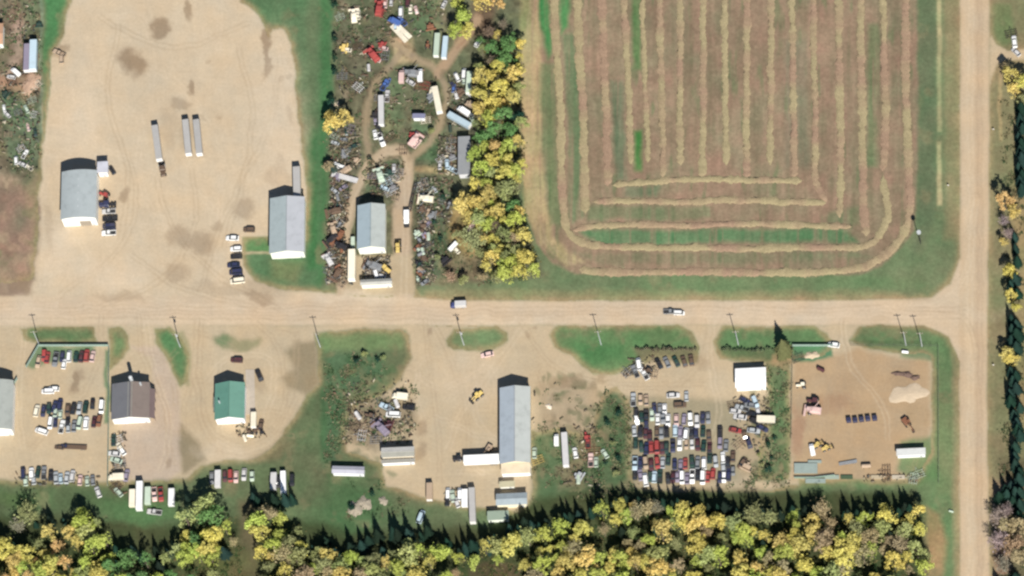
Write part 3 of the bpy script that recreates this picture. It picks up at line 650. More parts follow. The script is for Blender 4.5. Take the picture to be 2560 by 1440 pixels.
def tree(x, y, kind, colour, hgt, place, wide=1.0, group='trees', axis='x', desc=None):
    o = bpy.data.objects.new({'round': 'autumn_tree', 'narrow': 'narrow_tree', 'spruce': 'spruce_tree', 'bare': 'bare_tree', 'bush': 'shrub'}[kind], None); COL.objects.link(o)
    p = P(x, y); o.location = (p.x, p.y, 0); o.rotation_euler = (0, 0, rnd.uniform(0, 6.28))
    if kind == 'spruce': me, k, tm = rnd.choice(SPR), hgt/11., TRS
    elif kind == 'bare': me, k, tm = rnd.choice(BAR), hgt/11., TRK
    else: me, k, tm = rnd.choice(CRN if kind != 'narrow' else NAR), hgt/11.5, TRK
    o.scale = (k*wide*rnd.uniform(.8, 1.2), k*wide*rnd.uniform(.8, 1.2), k)
    c = lin(TC[colour])/EXPK*1.75; g_ = float(c@np.array([.3, .6, .1])); c = c*.87+g_*.13
    if kind == 'spruce': c = c*.42
    j = [rnd.uniform(.86, 1.14)]*3; c = [min(.8, max(.01, c[i]*j[i]*rnd.uniform(.95, 1.05))) for i in range(3)]
    link('crown', me, o, color=c); link('trunk', tm, o)
    o['category'] = 'shrub' if kind == 'bush' else 'tree'; o['group'] = group
    size = 'large' if hgt > 13.5 else ('small' if hgt < 8.5 else 'mid-sized')
    colour = {'hedge brown': 'brown', 'hedge green': 'dull green'}.get(colour, colour)
    d = desc or {'round': f'{size} {colour} autumn tree', 'narrow': f'{size} narrow {colour} tree', 'spruce': f'{size} {colour} spruce', 'bare': f'{size} bare {colour} tree', 'bush': f'{colour} shrub'}[kind]
    reg(o, d, place, x, y, axis)
    return o
# the belt between scrapyard and field
BG = 'trees of the belt between scrapyard and field'
belt = [(1165, 48, 'yellow-green', 14, 1), (1140, 88, 'yellow-green', 12, 1.1), (1172, 90, 'yellow', 11, 1), (1150, 20, 'yellow-green', 12, 1), (1212, 26, 'golden', 13, 1.1), (1250, 18, 'orange', 11, 1), (1228, 92, 'brown', 9, 1), (1262, 70, 'brown', 8, 1),
        (1240, 128, 'green', 10, 1), (1275, 130, 'green', 12, 1.1), (1270, 160, 'green', 11, 1), (1232, 160, 'brown', 8, 1), (1208, 205, 'golden', 12, 1), (1240, 200, 'yellow', 11, .9), (1285, 205, 'golden', 12, 1), (1262, 235, 'yellow', 12, 1),
        (1205, 250, 'yellow', 13, 1.0), (1238, 262, 'yellow', 12, 1), (1286, 258, 'golden', 12, .9), (1264, 300, 'green', 13, 1.1), (1292, 300, 'dark green', 10, .9), (1222, 312, 'yellow-green', 12, 1), (1246, 335, 'green', 12, 1), (1282, 338, 'green', 11, 1),
        (1205, 350, 'green', 11, .9), (1240, 370, 'orange', 11, .9), (1275, 372, 'yellow-green', 11, .9), (1245, 408, 'yellow', 12, 1), (1196, 402, 'yellow-green', 12, 1), (1206, 440, 'yellow-green', 13, .9), (1230, 440, 'olive', 10, 1), (1262, 446, 'yellow', 13, 1),
        (1290, 440, 'yellow-green', 12, 1), (1196, 470, 'yellow', 10, 1), (1286, 480, 'olive', 12, 1), (1232, 500, 'golden', 12, 1.1), (1250, 535, 'golden', 12, .9), (1286, 525, 'green', 10, 1), (1226, 480, 'yellow-green', 10, 1), (1290, 560, 'yellow-green', 12, 1.1),
        (1165, 515, 'golden', 13, 1.1), (1190, 530, 'golden', 11, 1), (1172, 558, 'golden', 10, 1), (1262, 600, 'olive', 11, 1), (1150, 590, 'olive', 7, 1), (1292, 610, 'tan', 11, .9), (1242, 575, 'brown', 10, .9), (1235, 660, 'golden', 11, 1.1), (1262, 655, 'olive', 11, 1),
        (1290, 665, 'yellow-green', 12, 1), (1316, 660, 'yellow', 12, 1), (1245, 700, 'olive', 9, 1), (1275, 700, 'yellow-green', 12, 1.1), (1310, 695, 'yellow', 11, 1), (1340, 690, 'yellow-green', 10, 1), (1210, 640, 'olive', 9, 1), (1210, 700, 'tan', 8, 1),
        (1130, 700, 'russet', 8, 1.1), (1160, 706, 'olive', 7, 1), (1300, 635, 'olive', 11, 1), (1255, 640, 'yellow', 9, 1)]
for x, y, c, h, wd in belt:
    kind = 'bare' if c in ('brown', 'tan', 'russet') else 'round'
    zone = 'at the north end of the belt' if y < 150 else ('in the upper tree belt' if y < 300 else ('in the belt beside the grey shed' if y < 455 else ('in the belt beside the tan clearing' if y < 590 else 'at the south end of the belt')))
    tree(x, y+4, kind, c, h*.95, zone, wd*.95, BG, 'y')
bp_ = [(b_[0], b_[1]) for b_ in belt]; k_ = 0
for t_ in range(4000):
    x = rnd.uniform(1196, 1306); y = rnd.uniform(100, 600) if rnd.random() < .7 else rnd.uniform(590, 706)
    if y > 590: x = rnd.uniform(1215, 1345-(706-y)*.3)
    if k_ > 42 or any(math.hypot(x-a, y-b) < 21 for a, b in bp_): continue
    bp_.append((x, y)); k_ += 1
    zone = 'at the north end of the belt' if y < 150 else ('in the upper tree belt' if y < 300 else ('in the belt beside the grey shed' if y < 455 else ('in the belt beside the tan clearing' if y < 590 else 'at the south end of the belt')))
    c = rnd.choice(['yellow', 'yellow', 'pale lime', 'golden', 'olive', 'green' if y < 350 else 'yellow-green'])
    tree(x, y+3, rnd.choice(['round', 'narrow']), c, rnd.uniform(8, 11), zone, rnd.uniform(.8, 1.1), BG, 'y')
tree(1188, 612, 'bare', 'olive', 9, 'covering the tan clearing', 2.1, BG, desc='very wide thin-leaved tree')
tree(842, 318, 'round', 'golden', 12.5, 'on the west fence line of the scrapyard', 1.35, 'trees in the scrapyard', desc='spreading golden tree')
tree(870, 308, 'round', 'golden', 9, 'touching the spreading golden one', 1.1, 'trees in the scrapyard', desc='low golden tree')
tree(832, 262, 'bush', 'dark green', 6, 'on the strip above the spreading golden tree', .9, 'shrubs')
tree(822, 425, 'bush', 'tan', 6, 'on the west fence line below the golden tree', 1.0, 'shrubs')
for x, y in [(836, 15), (838, 102), (838, 150), (840, 182)]: tree(x, y+6, 'bush', 'dark green', 5, 'on the west fence line of the scrapyard', .8, 'shrubs', 'y')
# lone spruce by the road
tree(1961, 884, 'spruce', 'olive', 14, 'beside the road left of the fenced east lot', 1.5, 'lone trees', desc='lone tall spruce')
# right edge
RG = 'trees in the windbreak right of the country road'
for x, y, k, c, h, wd in [(2532, 200, 'round', 'golden', 11, 1.1), (2555, 215, 'round', 'yellow', 11, 1), (2540, 238, 'round', 'golden', 9, 1), (2556, 260, 'round', 'olive', 9, 1),
        (2552, 300, 'spruce', 'blue-green', 10, 1.1), (2548, 345, 'spruce', 'blue-green', 9, 1), (2552, 380, 'spruce', 'blue-green', 10, 1.1), (2548, 420, 'spruce', 'blue-green', 9, 1), (2552, 455, 'spruce', 'blue-green', 10, 1.2),
        (2516, 515, 'round', 'orange', 12, 1.0), (2536, 535, 'round', 'golden', 10, 1), (2512, 560, 'bare', 'mauve', 9, 1), (2524, 590, 'bare', 'mauve', 8, 1), (2538, 595, 'spruce', 'blue-green', 9, 1), (2540, 622, 'spruce', 'blue-green', 9, 1), (2512, 608, 'round', 'golden', 7, .8),
        (2526, 682, 'round', 'yellow', 10, .85), (2528, 715, 'spruce', 'blue-green', 9, 1), (2530, 748, 'round', 'yellow', 10, .85), (2538, 770, 'round', 'yellow', 8, .8),
        (2530, 800, 'spruce', 'blue-green', 9, 1.1), (2532, 826, 'spruce', 'blue-green', 10, 1.1), (2530, 852, 'spruce', 'blue-green', 9, 1.1), (2524, 890, 'round', 'golden', 10, .95), (2536, 905, 'round', 'yellow', 9, .9), (2528, 930, 'spruce', 'blue-green', 9, 1.1), (2534, 955, 'spruce', 'blue-green', 10, 1.1),
        (2526, 985, 'spruce', 'blue-green', 9, 1.1), (2544, 1060, 'spruce', 'blue-green', 10, 1.2), (2552, 1090, 'spruce', 'blue-green', 10, 1.2), (2540, 1120, 'spruce', 'blue-green', 10, 1.2), (2552, 1020, 'spruce', 'blue-green', 9, 1.2),
        (2540, 1165, 'spruce', 'blue-green', 11, 1.2), (2550, 1200, 'spruce', 'blue-green', 11, 1.2), (2540, 1235, 'spruce', 'blue-green', 11, 1.2), (2552, 1265, 'spruce', 'blue-green', 11, 1.2), (2500, 1245, 'spruce', 'dark green', 10, 1.2), (2520, 1285, 'bare', 'mauve', 11, 1.0),
        (2500, 1300, 'bare', 'mauve', 11, 1.1), (2518, 1320, 'round', 'tan', 10, 1), (2550, 1330, 'round', 'tan', 11, 1.1), (2530, 1370, 'round', 'russet', 11, 1.2), (2500, 1360, 'bare', 'mauve', 11, 1.2), (2556, 1400, 'round', 'tan', 11, 1), (2510, 1420, 'bare', 'grey', 10, 1.2), (2540, 1450, 'spruce', 'dark green', 11, 1.3), (2500, 1470, 'spruce', 'dark green', 10, 1.2)]:
    zone = 'right of the upper country road' if y < 500 else ('opposite the road junction' if y < 1000 else 'right of the lower country road')
    tree(x, y+8, k, c, h, zone, wd, RG, 'y')
# the southern wood: sizes and colours change along it
def pip(x, y, pg):
    c = False; j = len(pg)-1
    for i in range(len(pg)):
        if (pg[i][1] > y) != (pg[j][1] > y) and x < (pg[j][0]-pg[i][0])*(y-pg[i][1])/(pg[j][1]-pg[i][1])+pg[i][0]: c = not c
        j = i
    return c
wood = [(-40, 1400), (10, 1395), (70, 1380), (130, 1345), (190, 1345), (215, 1305), (262, 1312), (276, 1400), (330, 1395), (440, 1400), (462, 1320), (480, 1285), (580, 1290), (600, 1345), (612, 1475), (648, 1475), (645, 1300), (690, 1285), (745, 1320), (775, 1385), (850, 1400),
        (950, 1410), (960, 1375), (1090, 1372), (1130, 1405), (1200, 1375), (1300, 1355), (1380, 1345), (1450, 1330), (1520, 1290), (1580, 1268), (1680, 1280), (1760, 1300), (1900, 1308), (2060, 1290), (2150, 1312), (2230, 1300), (2296, 1285), (2318, 1330), (2322, 1490), (-40, 1490)]
clear = [[(1165, 1420), (1200, 1412), (1290, 1412), (1320, 1430), (1330, 1500), (1150, 1500)], [(560, 1400), (660, 1380), (660, 1500), (540, 1500)]]
PAL = [(-60, 120, ['orange', 'golden', 'yellow-green', 'yellow-green', 'yellow']), (120, 200, ['orange', 'golden', 'yellow-green', 'yellow']), (200, 275, ['yellow-green', 'yellow', 'yellow-green', 'pale lime']), (275, 450, ['green', 'green', 'yellow-green', 'pale lime', 'green']),
       (450, 610, ['yellow-green', 'yellow', 'yellow-green', 'pale lime', 'green']), (610, 800, ['golden', 'tan', 'yellow', 'olive', 'yellow', 'yellow-green']), (800, 1000, ['olive', 'tan', 'pale lime', 'yellow-green', 'golden']),
       (1000, 1330, ['yellow-green', 'yellow', 'pale lime', 'yellow-green', 'yellow']), (1330, 1560, ['golden', 'yellow', 'yellow-green', 'yellow-green', 'yellow', 'pale lime', 'tan']), (1560, 1700, ['tan', 'olive', 'yellow-green', 'golden', 'yellow-green', 'pale lime', 'yellow']),
       (1700, 1900, ['yellow-green', 'olive', 'yellow', 'yellow', 'pale lime', 'yellow-green', 'golden', 'tan']), (1900, 2080, ['golden', 'yellow', 'pale lime', 'tan', 'yellow', 'golden', 'yellow-green']), (2080, 2330, ['yellow-green', 'yellow', 'yellow', 'pale lime', 'yellow', 'tan'])]
WZ = [(-60, 200, 'in the bottom left wood'), (200, 450, 'in the wood below the trailers'), (450, 800, 'in the wood below the green roof'), (800, 1130, 'in the wood below the mobile home'),
      (1130, 1420, 'in the wood below the longest building'), (1420, 1620, 'in the wood below the lone semi-trailer'), (1620, 1860, 'in the wood below the crowded lot'), (1860, 2100, 'in the wood below the brush strip'), (2100, 2400, 'in the wood below the east lot')]
def wz(x): return next(z[2] for z in WZ if z[0] <= x < z[1])
WG = 'trees of the southern wood'
pts = []
tries = 0
while tries < 30000:
    tries += 1
    x = rnd.uniform(-40, 2325); y = rnd.uniform(1265, 1488)
    if not pip(x, y, wood) or any(pip(x, y, c) for c in clear): continue
    if any((x-a)**2+((y-b)*1.15)**2 < (33+9*math.sin(x*.021)*math.cos(y*.05+x*.013))**2 for a, b in pts): continue
    pts.append((x, y))
pts.sort(key=lambda p: p[1])
for x, y in pts:
    cols = next(c for a, b, c in PAL if a <= x < b); c = rnd.choice(cols)
    rr = rnd.random()
    edge = not pip(x, y-30, wood)
    hgt = rnd.choice([rnd.uniform(7.5, 10), rnd.uniform(10, 14.5), rnd.uniform(11, 14.5)])
    if 455 < x < 600 and y < 1330: hgt = rnd.uniform(14.5, 17)
    if c in ('grey', 'russet') or (c == 'tan' and rr < .35) or rr < .05: kind = 'bare'
    elif rr < .38: kind = 'narrow'
    else: kind = 'round'
    if kind == 'bare' and c in ('yellow', 'golden', 'green', 'yellow-green', 'orange'): c = rnd.choice(['grey', 'tan', 'olive'])
    tree(x, y, kind, c, hgt, wz(x), rnd.uniform(.88, 1.12), WG)
NW = len(pts)
# spruces along the wood's northern edge; their pointed shadows lie on the grass
sx = [(72, 1292, 11), (96, 1318, 9), (128, 1312, 9), (160, 1308, 8), (212, 1290, 10), (236, 1300, 11), (10, 1372, 12), (46, 1376, 12), (72, 1390, 11), (92, 1368, 9), (296, 1388, 13), (318, 1402, 11), (338, 1386, 11), (360, 1404, 12), (392, 1386, 11), (420, 1392, 12), (436, 1372, 9),
      (470, 1262, 12), (640, 1252, 11), (650, 1262, 12), (690, 1262, 12), (718, 1262, 13), (736, 1258, 12), (756, 1360, 9), (764, 1388, 11), (790, 1380, 9), (822, 1362, 10), (846, 1395, 12), (862, 1410, 13), (884, 1385, 12), (906, 1375, 12), (928, 1360, 11), (944, 1350, 11), (962, 1390, 13), (985, 1345, 12), (1004, 1352, 13), (1022, 1350, 12),
      (1060, 1350, 12), (1075, 1340, 12), (1110, 1375, 12), (1126, 1368, 13), (1150, 1392, 14), (1166, 1385, 14), (1182, 1378, 12), (1210, 1372, 12), (1226, 1378, 12), (1246, 1362, 13), (1268, 1358, 12), (1284, 1340, 12), (1300, 1332, 13), (1318, 1325, 13), (1338, 1328, 14), (1355, 1335, 13), (1372, 1318, 10), (1398, 1325, 10),
      (1416, 1310, 12), (1432, 1305, 11), (1452, 1300, 12), (1478, 1292, 13), (1492, 1286, 13), (1508, 1284, 14), (1530, 1276, 13), (1550, 1270, 12), (1572, 1262, 13), (1600, 1262, 11), (1640, 1268, 13), (1662, 1272, 14), (1686, 1276, 14), (1704, 1276, 14), (1726, 1278, 14), (1748, 1282, 14), (1772, 1284, 14), (1796, 1288, 14), (1820, 1290, 14), (1842, 1292, 13), (1864, 1296, 13), (1886, 1300, 13), (1906, 1300, 13), (1928, 1300, 12), (1950, 1296, 11),
      (1990, 1290, 13), (2012, 1288, 13), (2040, 1290, 12), (2060, 1284, 10), (2110, 1300, 13), (2128, 1302, 13), (2150, 1300, 12), (2180, 1300, 13), (2200, 1298, 12), (2226, 1302, 14), (2246, 1296, 12), (2268, 1284, 13), (2282, 1290, 12), (2110, 1345, 12), (2160, 1350, 12), (2225, 1352, 13), (560, 1390, 12), (300, 1420, 12), (410, 1430, 11), (1560, 1340, 12), (1640, 1345, 11), (1915, 1370, 12), (1945, 1365, 11), (1255, 1395, 12)]
for i, (x, y, h) in enumerate(sx):
    x += rnd.uniform(-5, 5); h *= rnd.uniform(.68, 1.1)
    tree(x, y, 'spruce', ('blue-green', 'dark green', 'deep green')[i % 3] if x < 1500 else ('dark green', 'deep green')[i % 2], h*.98, wz(x).replace('in the', 'edging the'), rnd.uniform(.9, 1.15), 'spruces along the edge of the southern wood')
tree(78, 1302, 'bare', 'olive', 12, 'standing alone before the bottom left wood', 1.4, WG, desc='wide thinning olive tree'); tree(52, 1330, 'bare', 'grey', 10, 'beside the wide thinning olive tree', 1.2, WG, desc='low bare grey tree')
for i, (x, y) in enumerate([(2556, 275), (2558, 322), (2556, 362), (2557, 400), (2558, 438), (2556, 475), (2545, 655), (2540, 700), (2545, 735), (2542, 812), (2544, 840), (2543, 870), (2542, 940), (2543, 972), (2528, 1004), (2536, 1036), (2546, 1076), (2538, 1140), (2550, 1180), (2530, 1215), (2534, 1255), (2552, 1232), (2548, 1295), (2520, 1240), (2515, 1225)]):
    tree(x, y+8, 'spruce', ('dark green', 'blue-green')[i % 2], rnd.uniform(8, 11.5), 'right of the upper country road' if y < 500 else ('opposite the road junction' if y < 1000 else 'right of the lower country road'), 1.25, RG, 'y')
# shrub rows in the ditch
for x in range(1592, 1742, 7): tree(x, 876+rnd.uniform(-3, 3), 'bush', 'hedge brown', rnd.uniform(1.4, 2.6), 'in the hedge above the row of dark cars', 1.1, 'shrubs of the left hedge')
for x in range(1806, 1948, 7): tree(x, 876+rnd.uniform(-3, 3), 'bush', 'hedge green', rnd.uniform(1.4, 2.4), 'in the hedge above the white-roofed shed', 1.1, 'shrubs of the right hedge')
for i, (x, y) in enumerate([(960, 898), (945, 902), (890, 905), (915, 890), (1920, 1120), (1932, 1150), (1905, 1165), (1940, 1100), (1925, 1180), (1898, 1140), (1520, 1060), (1545, 1040), (1530, 1110), (1550, 1150), (1515, 1160), (1540, 1190), (1090, 560), (1105, 600), (1095, 650), (1110, 500), (925, 400), (1080, 330), (880, 1270), (930, 1240)]):
    tree(x, y, 'bush', 'dark green' if i % 3 else 'olive', rnd.uniform(2.2, 4), 'in rough grass '+('of the left meadow' if x < 1000 and y > 800 else 'of the scrapyard' if y < 720 else 'left of the crowded car lot' if x < 1600 else 'right of the crowded car lot'), 1.2, 'shrubs', 'y')

def scrub(zones, name, label, seed, cols):
    rs = np.random.RandomState(seed); CE = []; SZ = []; CC = []
    for (pg, dens) in zones:
        xs = [q[0] for q in pg]; ys = [q[1] for q in pg]; n = int((max(xs)-min(xs))*(max(ys)-min(ys))*dens/100.)
        for _ in range(n):
            x, y = rs.uniform(min(xs), max(xs)), rs.uniform(min(ys), max(ys))
            if not pip(x, y, pg) or vnoise(np.array([x/22.]), np.array([y/22.]), seed)[0] < .42: continue
            p = P(x, y); h = rs.uniform(.3, 1.2); k = rs.randint(6, 12); c = lin(cols[rs.randint(len(cols))])/EXPK*rs.uniform(.7, 1.25)
            for _q in range(k):
                CE.append((p.x+rs.normal(0, h*.9), p.y+rs.normal(0, h*.9), h*rs.uniform(.08, .5))); CC += [(*np.clip(c*rs.uniform(.8, 1.2), .01, .8), 1)]*4
    CE = np.array(CE); V, F = leafquads(CE, np.tile([0, 0, 1.], (len(CE), 1)), .28, rs, .6); V[:, 2] = np.maximum(V[:, 2], .02)
    o = link(name, raw_mesh(name, V, F, M['scrubmat'], np.array(CC))); tagset(o, label, kind='stuff')
M['scrubmat'] = mat('weeds', attr='col', rough=1, spec=.05, noise=.2)
GR = [(84, 112, 78), (94, 120, 82), (72, 98, 66), (116, 126, 90), (112, 106, 84), (136, 132, 100), (150, 140, 112)]
scrub([([(1490, 1040), (1500, 985), (1545, 965), (1575, 1010), (1584, 1235), (1480, 1245)], 1.6), ([(1330, 1090), (1500, 1080), (1500, 1250), (1330, 1260)], .7), ([(1335, 960), (1500, 950), (1500, 1080), (1350, 1080)], .35)], 'undergrowth', 'weeds and low scrub left of the crowded lot', 61, GR)
scrub([([(1905, 905), (1972, 905), (1972, 1215), (1850, 1215), (1880, 1120), (1915, 1060)], 1.5), ([(1780, 1180), (1900, 1180), (1900, 1225), (1780, 1225)], .8)], 'undergrowth', 'weeds and low scrub between crowded lot and east lot', 62, GR)
scrub([([(812, 885), (965, 885), (955, 965), (880, 1000), (850, 1160), (812, 1165)], 1.3), ([(850, 990), (1040, 960), (1040, 1110), (860, 1110)], .9), ([(860, 1190), (1000, 1210), (1060, 1290), (870, 1300)], .5)], 'undergrowth', 'tall weeds in the meadow around the junk patch', 63, GR)
scrub([([(838, 0), (1110, 0), (1100, 90), (985, 100), (915, 230), (905, 330), (838, 330)], .8), ([(935, 190), (1090, 190), (1100, 300), (1060, 365), (930, 360)], .5), ([(905, 400), (1010, 400), (1000, 500), (900, 490)], .8), ([(820, 330), (905, 340), (860, 560), (862, 710), (816, 712)], 1.2), ([(1040, 440), (1130, 440), (1120, 700), (1040, 715)], 1.2), ([(1085, 330), (1150, 340), (1150, 440), (1080, 430)], 1.0), ([(1120, 220), (1195, 220), (1190, 330), (1120, 330)], .9), ([(1110, 620), (1230, 630), (1230, 712), (1110, 712)], .8)], 'undergrowth', 'weeds growing among the scrapyard wrecks', 64, GR+[(132, 118, 92), (120, 108, 88)])
scrub([(wood, 1.2)], 'undergrowth', 'undergrowth on the floor of the southern wood', 65, [(70, 96, 58), (100, 104, 66), (58, 78, 50), (124, 116, 80)])
scrub([([(1190, 100), (1305, 100), (1310, 520), (1355, 690), (1200, 710), (1215, 560), (1190, 430)], 1.2)], 'undergrowth', 'undergrowth below the trees of the belt', 66, [(70, 96, 58), (110, 104, 66), (58, 78, 50), (140, 130, 80)])
scrub([([(2500, 250), (2600, 250), (2600, 1480), (2485, 1480), (2500, 1150), (2520, 960), (2515, 500)], .7)], 'undergrowth', 'weeds below the windbreak right of the country road', 67, [(84, 100, 70), (120, 112, 84), (66, 84, 56)])
scrub([([(0, 0), (104, 0), (104, 430), (30, 440), (0, 380)], .7)], 'undergrowth', 'weeds in the upper left junk strip', 68, GR)

# ================================================================ BUILDINGS
def px_rect(x0, y0, x1, y1, H):
    a = P(x0, y0, H); b = P(x1, y0, H); c = P(x1, y1, H); d = P(x0, y1, H)
    cx = (a.x+b.x+c.x+d.x)/4; cy = (a.y+b.y+c.y+d.y)/4
    return cx, cy, (b.x-a.x+c.x-d.x)/2, (a.y-d.y+b.y-c.y)/2
def building(name, label, cat, rect, H, ridge, rh, roofc, wallc, rot=0, doors=(), over=.35, group=None, halves=None, cap=True):
    """rect: the eaves in the picture; ridge 'y' runs away from the viewer, 'x' across, 'barrel' is a rounded roof along y, 'flat'"""
    cx, cy, W, D = px_rect(*rect, H); W -= 2*over*.5; D -= 2*over*.5
    o = bpy.data.objects.new(name, None); COL.objects.link(o); o.location = (cx, cy, 0); o.rotation_euler = (0, 0, rot)
    tagset(o, label, cat, group)
    hw, hd = W/2-over*.5, D/2-over*.5; wm = wallmat(wallc)
    ow, od = hw+over, hd+over; t = .16
    if ridge == 'barrel':
        N = 12; prof = [(-ow+2*ow*i/N, H+rh*(1-(2*i/N-1)**2)) for i in range(N+1)]
    elif ridge == 'y': prof = [(-ow, H), (0, H+rh), (ow, H)]
    elif ridge == 'x': prof = [(-od, H), (0, H+rh), (od, H)]
    else: prof = [(-ow, H), (0, H+.12), (ow, H)]
    ax = 'x' if ridge == 'x' else 'y'
    def pt(u, v, z): return (v, u, z) if ax == 'x' else (u, v, z)
    ext = ow if ax == 'x' else od; iw = hw if ax == 'x' else hd
    # walls
    wb = MB(); wp = [(u*(hd if ax == 'x' else hw)/(od if ax == 'x' else ow), z-.02) for u, z in prof]
    for s in (-1, 1):
        vs = [pt(wp[0][0], s*iw, 0)]+[pt(u, s*iw, z) for u, z in wp]+[pt(wp[-1][0], s*iw, 0)]
        wb.add(vs, [tuple(range(len(vs))) if s < 0 else tuple(range(len(vs)-1, -1, -1))], wm)
    for k in (0, -1):
        u, z = wp[k]; wb.add([pt(u, -iw, 0), pt(u, iw, 0), pt(u, iw, z), pt(u, -iw, z)], [(0, 1, 2, 3)], wm)
    wb.build('wall', o)
    # roof: one slope a part each
    segs = [prof] if ridge in ('barrel', 'flat') else [prof[:2], prof[1:]]
    for k, sg in enumerate(segs):
        rb = MB(); rc = roofc if not halves else halves[k]; n = len(sg)
        vs = [pt(u, s*ext, z+dz) for dz in (0, t) for s in (-1, 1) for u, z in sg]
        fs = []
        for i in range(n-1):
            fs += [(2*n+i, 2*n+i+1, 3*n+i+1, 3*n+i), (i, n+i, n+i+1, i+1), (i, i+1, 2*n+i+1, 2*n+i), (n+i, 3*n+i, 3*n+i+1, n+i+1)]
        fs += [(0, 2*n, 3*n, n), (n-1, 2*n-1, 4*n-1, 3*n-1)]
        rb.add(vs, fs, roofmat(rc, 'Y' if ax == 'y' else 'X')); ro = rb.build('roof', o)
    if ridge in ('x', 'y') and cap:
        c = MB(); zc = H+rh+t+.015
        for s in (-1, 1): c.add([pt(0, -ext, zc), pt(0, ext, zc), pt(s*.22, ext, zc-.22*rh/(od if ax == 'x' else ow)-.0), pt(s*.22, -ext, zc-.22*rh/(od if ax == 'x' else ow))], [(0, 1, 2, 3)], roofmat(tuple(int(q*.88) for q in roofc)))
        c.build('ridge_cap', o)
    for (u, wd, hh, col) in doors:
        d = MB(); d.box(u-wd/2, u+wd/2, -hd-.06, -hd+.02, 0, hh, wallmat(col)); dd = d.build('overhead_door', o)
        f = MB()
        for q in (1, 2, 3): f.box(u-wd/2, u+wd/2, -hd-.08, -hd-.05, hh*q/4-.02, hh*q/4+.02, M['dark'])
        f.build('door_seam', dd)
    mdm = MB(); mdm.box(hw-2.0, hw-1.1, -hd-.05, -hd+.02, 0, 2.1, M['galv']); mdm.build('side_door', o)
    return o, hw, hd
BL = (196, 202, 200)
A_, hw, hd = building('truck_shop', 'large grey shop with rounded roof standing in the wide dirt yard', 'shop building', (153, 428, 241, 547), 7.6, 'barrel', 1.6, (190, 198, 196), (236, 232, 224), doors=((2.2, 4.6, 4.6, (150, 140, 126)), (-4, 4.2, 4.4, (226, 222, 214))))
for k in range(5): s = MB(); s.box(-.15, .15, -6+k*3, -5.4+k*3, 9.15, 9.4, M['galv']); s.build('roof_vent', A_)
building('shed', 'small white shed against the top right corner of the rounded shop', 'shed', (243, 404, 270, 432), 4.6, 'flat', 0, (222, 222, 228), (226, 222, 216))
building('shop_building', 'blue-grey gabled shop with lawn on two sides, beside the scrapyard strip', 'shop building', (674, 494, 761, 632), 6.1, 'y', 2.0, (194, 200, 200), (238, 236, 218), doors=((-3, 4, 4.2, (232, 230, 220)), (3, 4, 4.2, (232, 230, 220))), halves=((186, 198, 196), (202, 204, 206)))
C_, hw, hd = building('shop_building', 'pale green-grey gabled shop in the middle of the scrapyard', 'shop building', (893, 512, 963, 621), 6.0, 'y', 2.0, (188, 202, 202), (240, 236, 216), doors=((-2, 4, 4, (234, 232, 222)),), halves=((184, 200, 204), (200, 206, 198)))
building('container_shed', 'low white flat shed below the scrapyard shop, beside the track entrance', 'shed', (901, 698, 980, 712), 3.9, 'x', .5, (206, 204, 192), (246, 238, 214))
building('shop_building', 'grey rounded building cut off by the left picture edge', 'shop building', (-60, 953, 32, 1076), 6.6, 'barrel', 2.2, (188, 192, 182), (240, 236, 226))
E_, hw, hd = building('shop_building', 'dark grey and brown roofed shop between fenced lot and gravel drive', 'shop building', (279, 958, 374, 1047), 5.4, 'y', 1.9, (134, 132, 132), (244, 238, 226), halves=((128, 128, 130), (146, 132, 122)), doors=((-4, 4.2, 3.8, (240, 236, 228)),))
# ridge strip, side canopy, flue
s = MB(); s.add([(-.9, -hd-.3, 7.32), (.9, -hd-.3, 7.32), (.9, hd+.3, 7.32), (-.9, hd+.3, 7.32)], [(0, 1, 2, 3)], roofmat((158, 156, 146))); s.build('ridge_walkway', E_)
s = MB(); s.add([(hw+.3, -hd, 5.2), (hw+2.2, -hd, 3.4), (hw+2.2, hd-2, 3.4), (hw+.3, hd-2, 5.2)], [(0, 1, 2, 3)], roofmat((138, 120, 116), 'Y'))
for k in range(4): s.box(hw+2.0, hw+2.15, -hd+.5+k*(2*hd-3)/3, -hd+.7+k*(2*hd-3)/3, 0, 3.38, M['wood'])
s.build('side_canopy', E_)
s = MB(); s.bar((.4, hd+1.2, 0), (.4, hd+1.2, 9.8), .75, M['galv'], 14); s.bar((.4, hd+1.2, 9.8), (.4, hd+1.2, 10.6), .78, M['galv'], 14, .12); s.build('silo', E_)
s = MB(); s.bar((4.2, hd-1, 6), (4.2, hd-1, 8.4), .42, M['galv'], 10); s.build('chimney', E_)
F_, hw, hd = building('green_roofed_shop', 'green gabled shop standing alone in a looped dirt drive', 'shop building', (537, 958, 612, 1048), 5.6, 'y', 2.3, (118, 166, 146), (248, 246, 240), doors=((-2.5, 3.6, 3.4, (240, 240, 236)),), halves=((112, 162, 142), (122, 168, 148)))
s = MB(); s.box(-hw-1.2, -hw, -2.8, 3.2, 0, 3.2, wallmat((150, 160, 150))); s.build('side_porch', F_)
s = MB(); s.bar((-3.9, -1.0, 6), (-3.9, -1.0, 8.6), .3, M['galv'], 8); s.build('chimney', F_)
s = MB(); q0, q1, q2, q3 = P(614, 924, .05), P(636, 924, .05), P(638, 1036, .05), P(616, 1036, .05)
s.add([(q.x, q.y, z) for z in (0, .12) for q in (q3, q2, q1, q0)], [(4, 5, 6, 7), (0, 1, 5, 4), (1, 2, 6, 5), (2, 3, 7, 6), (3, 0, 4, 7)], M['concrete'])
o = s.build('concrete_apron'); o['kind'] = 'structure'
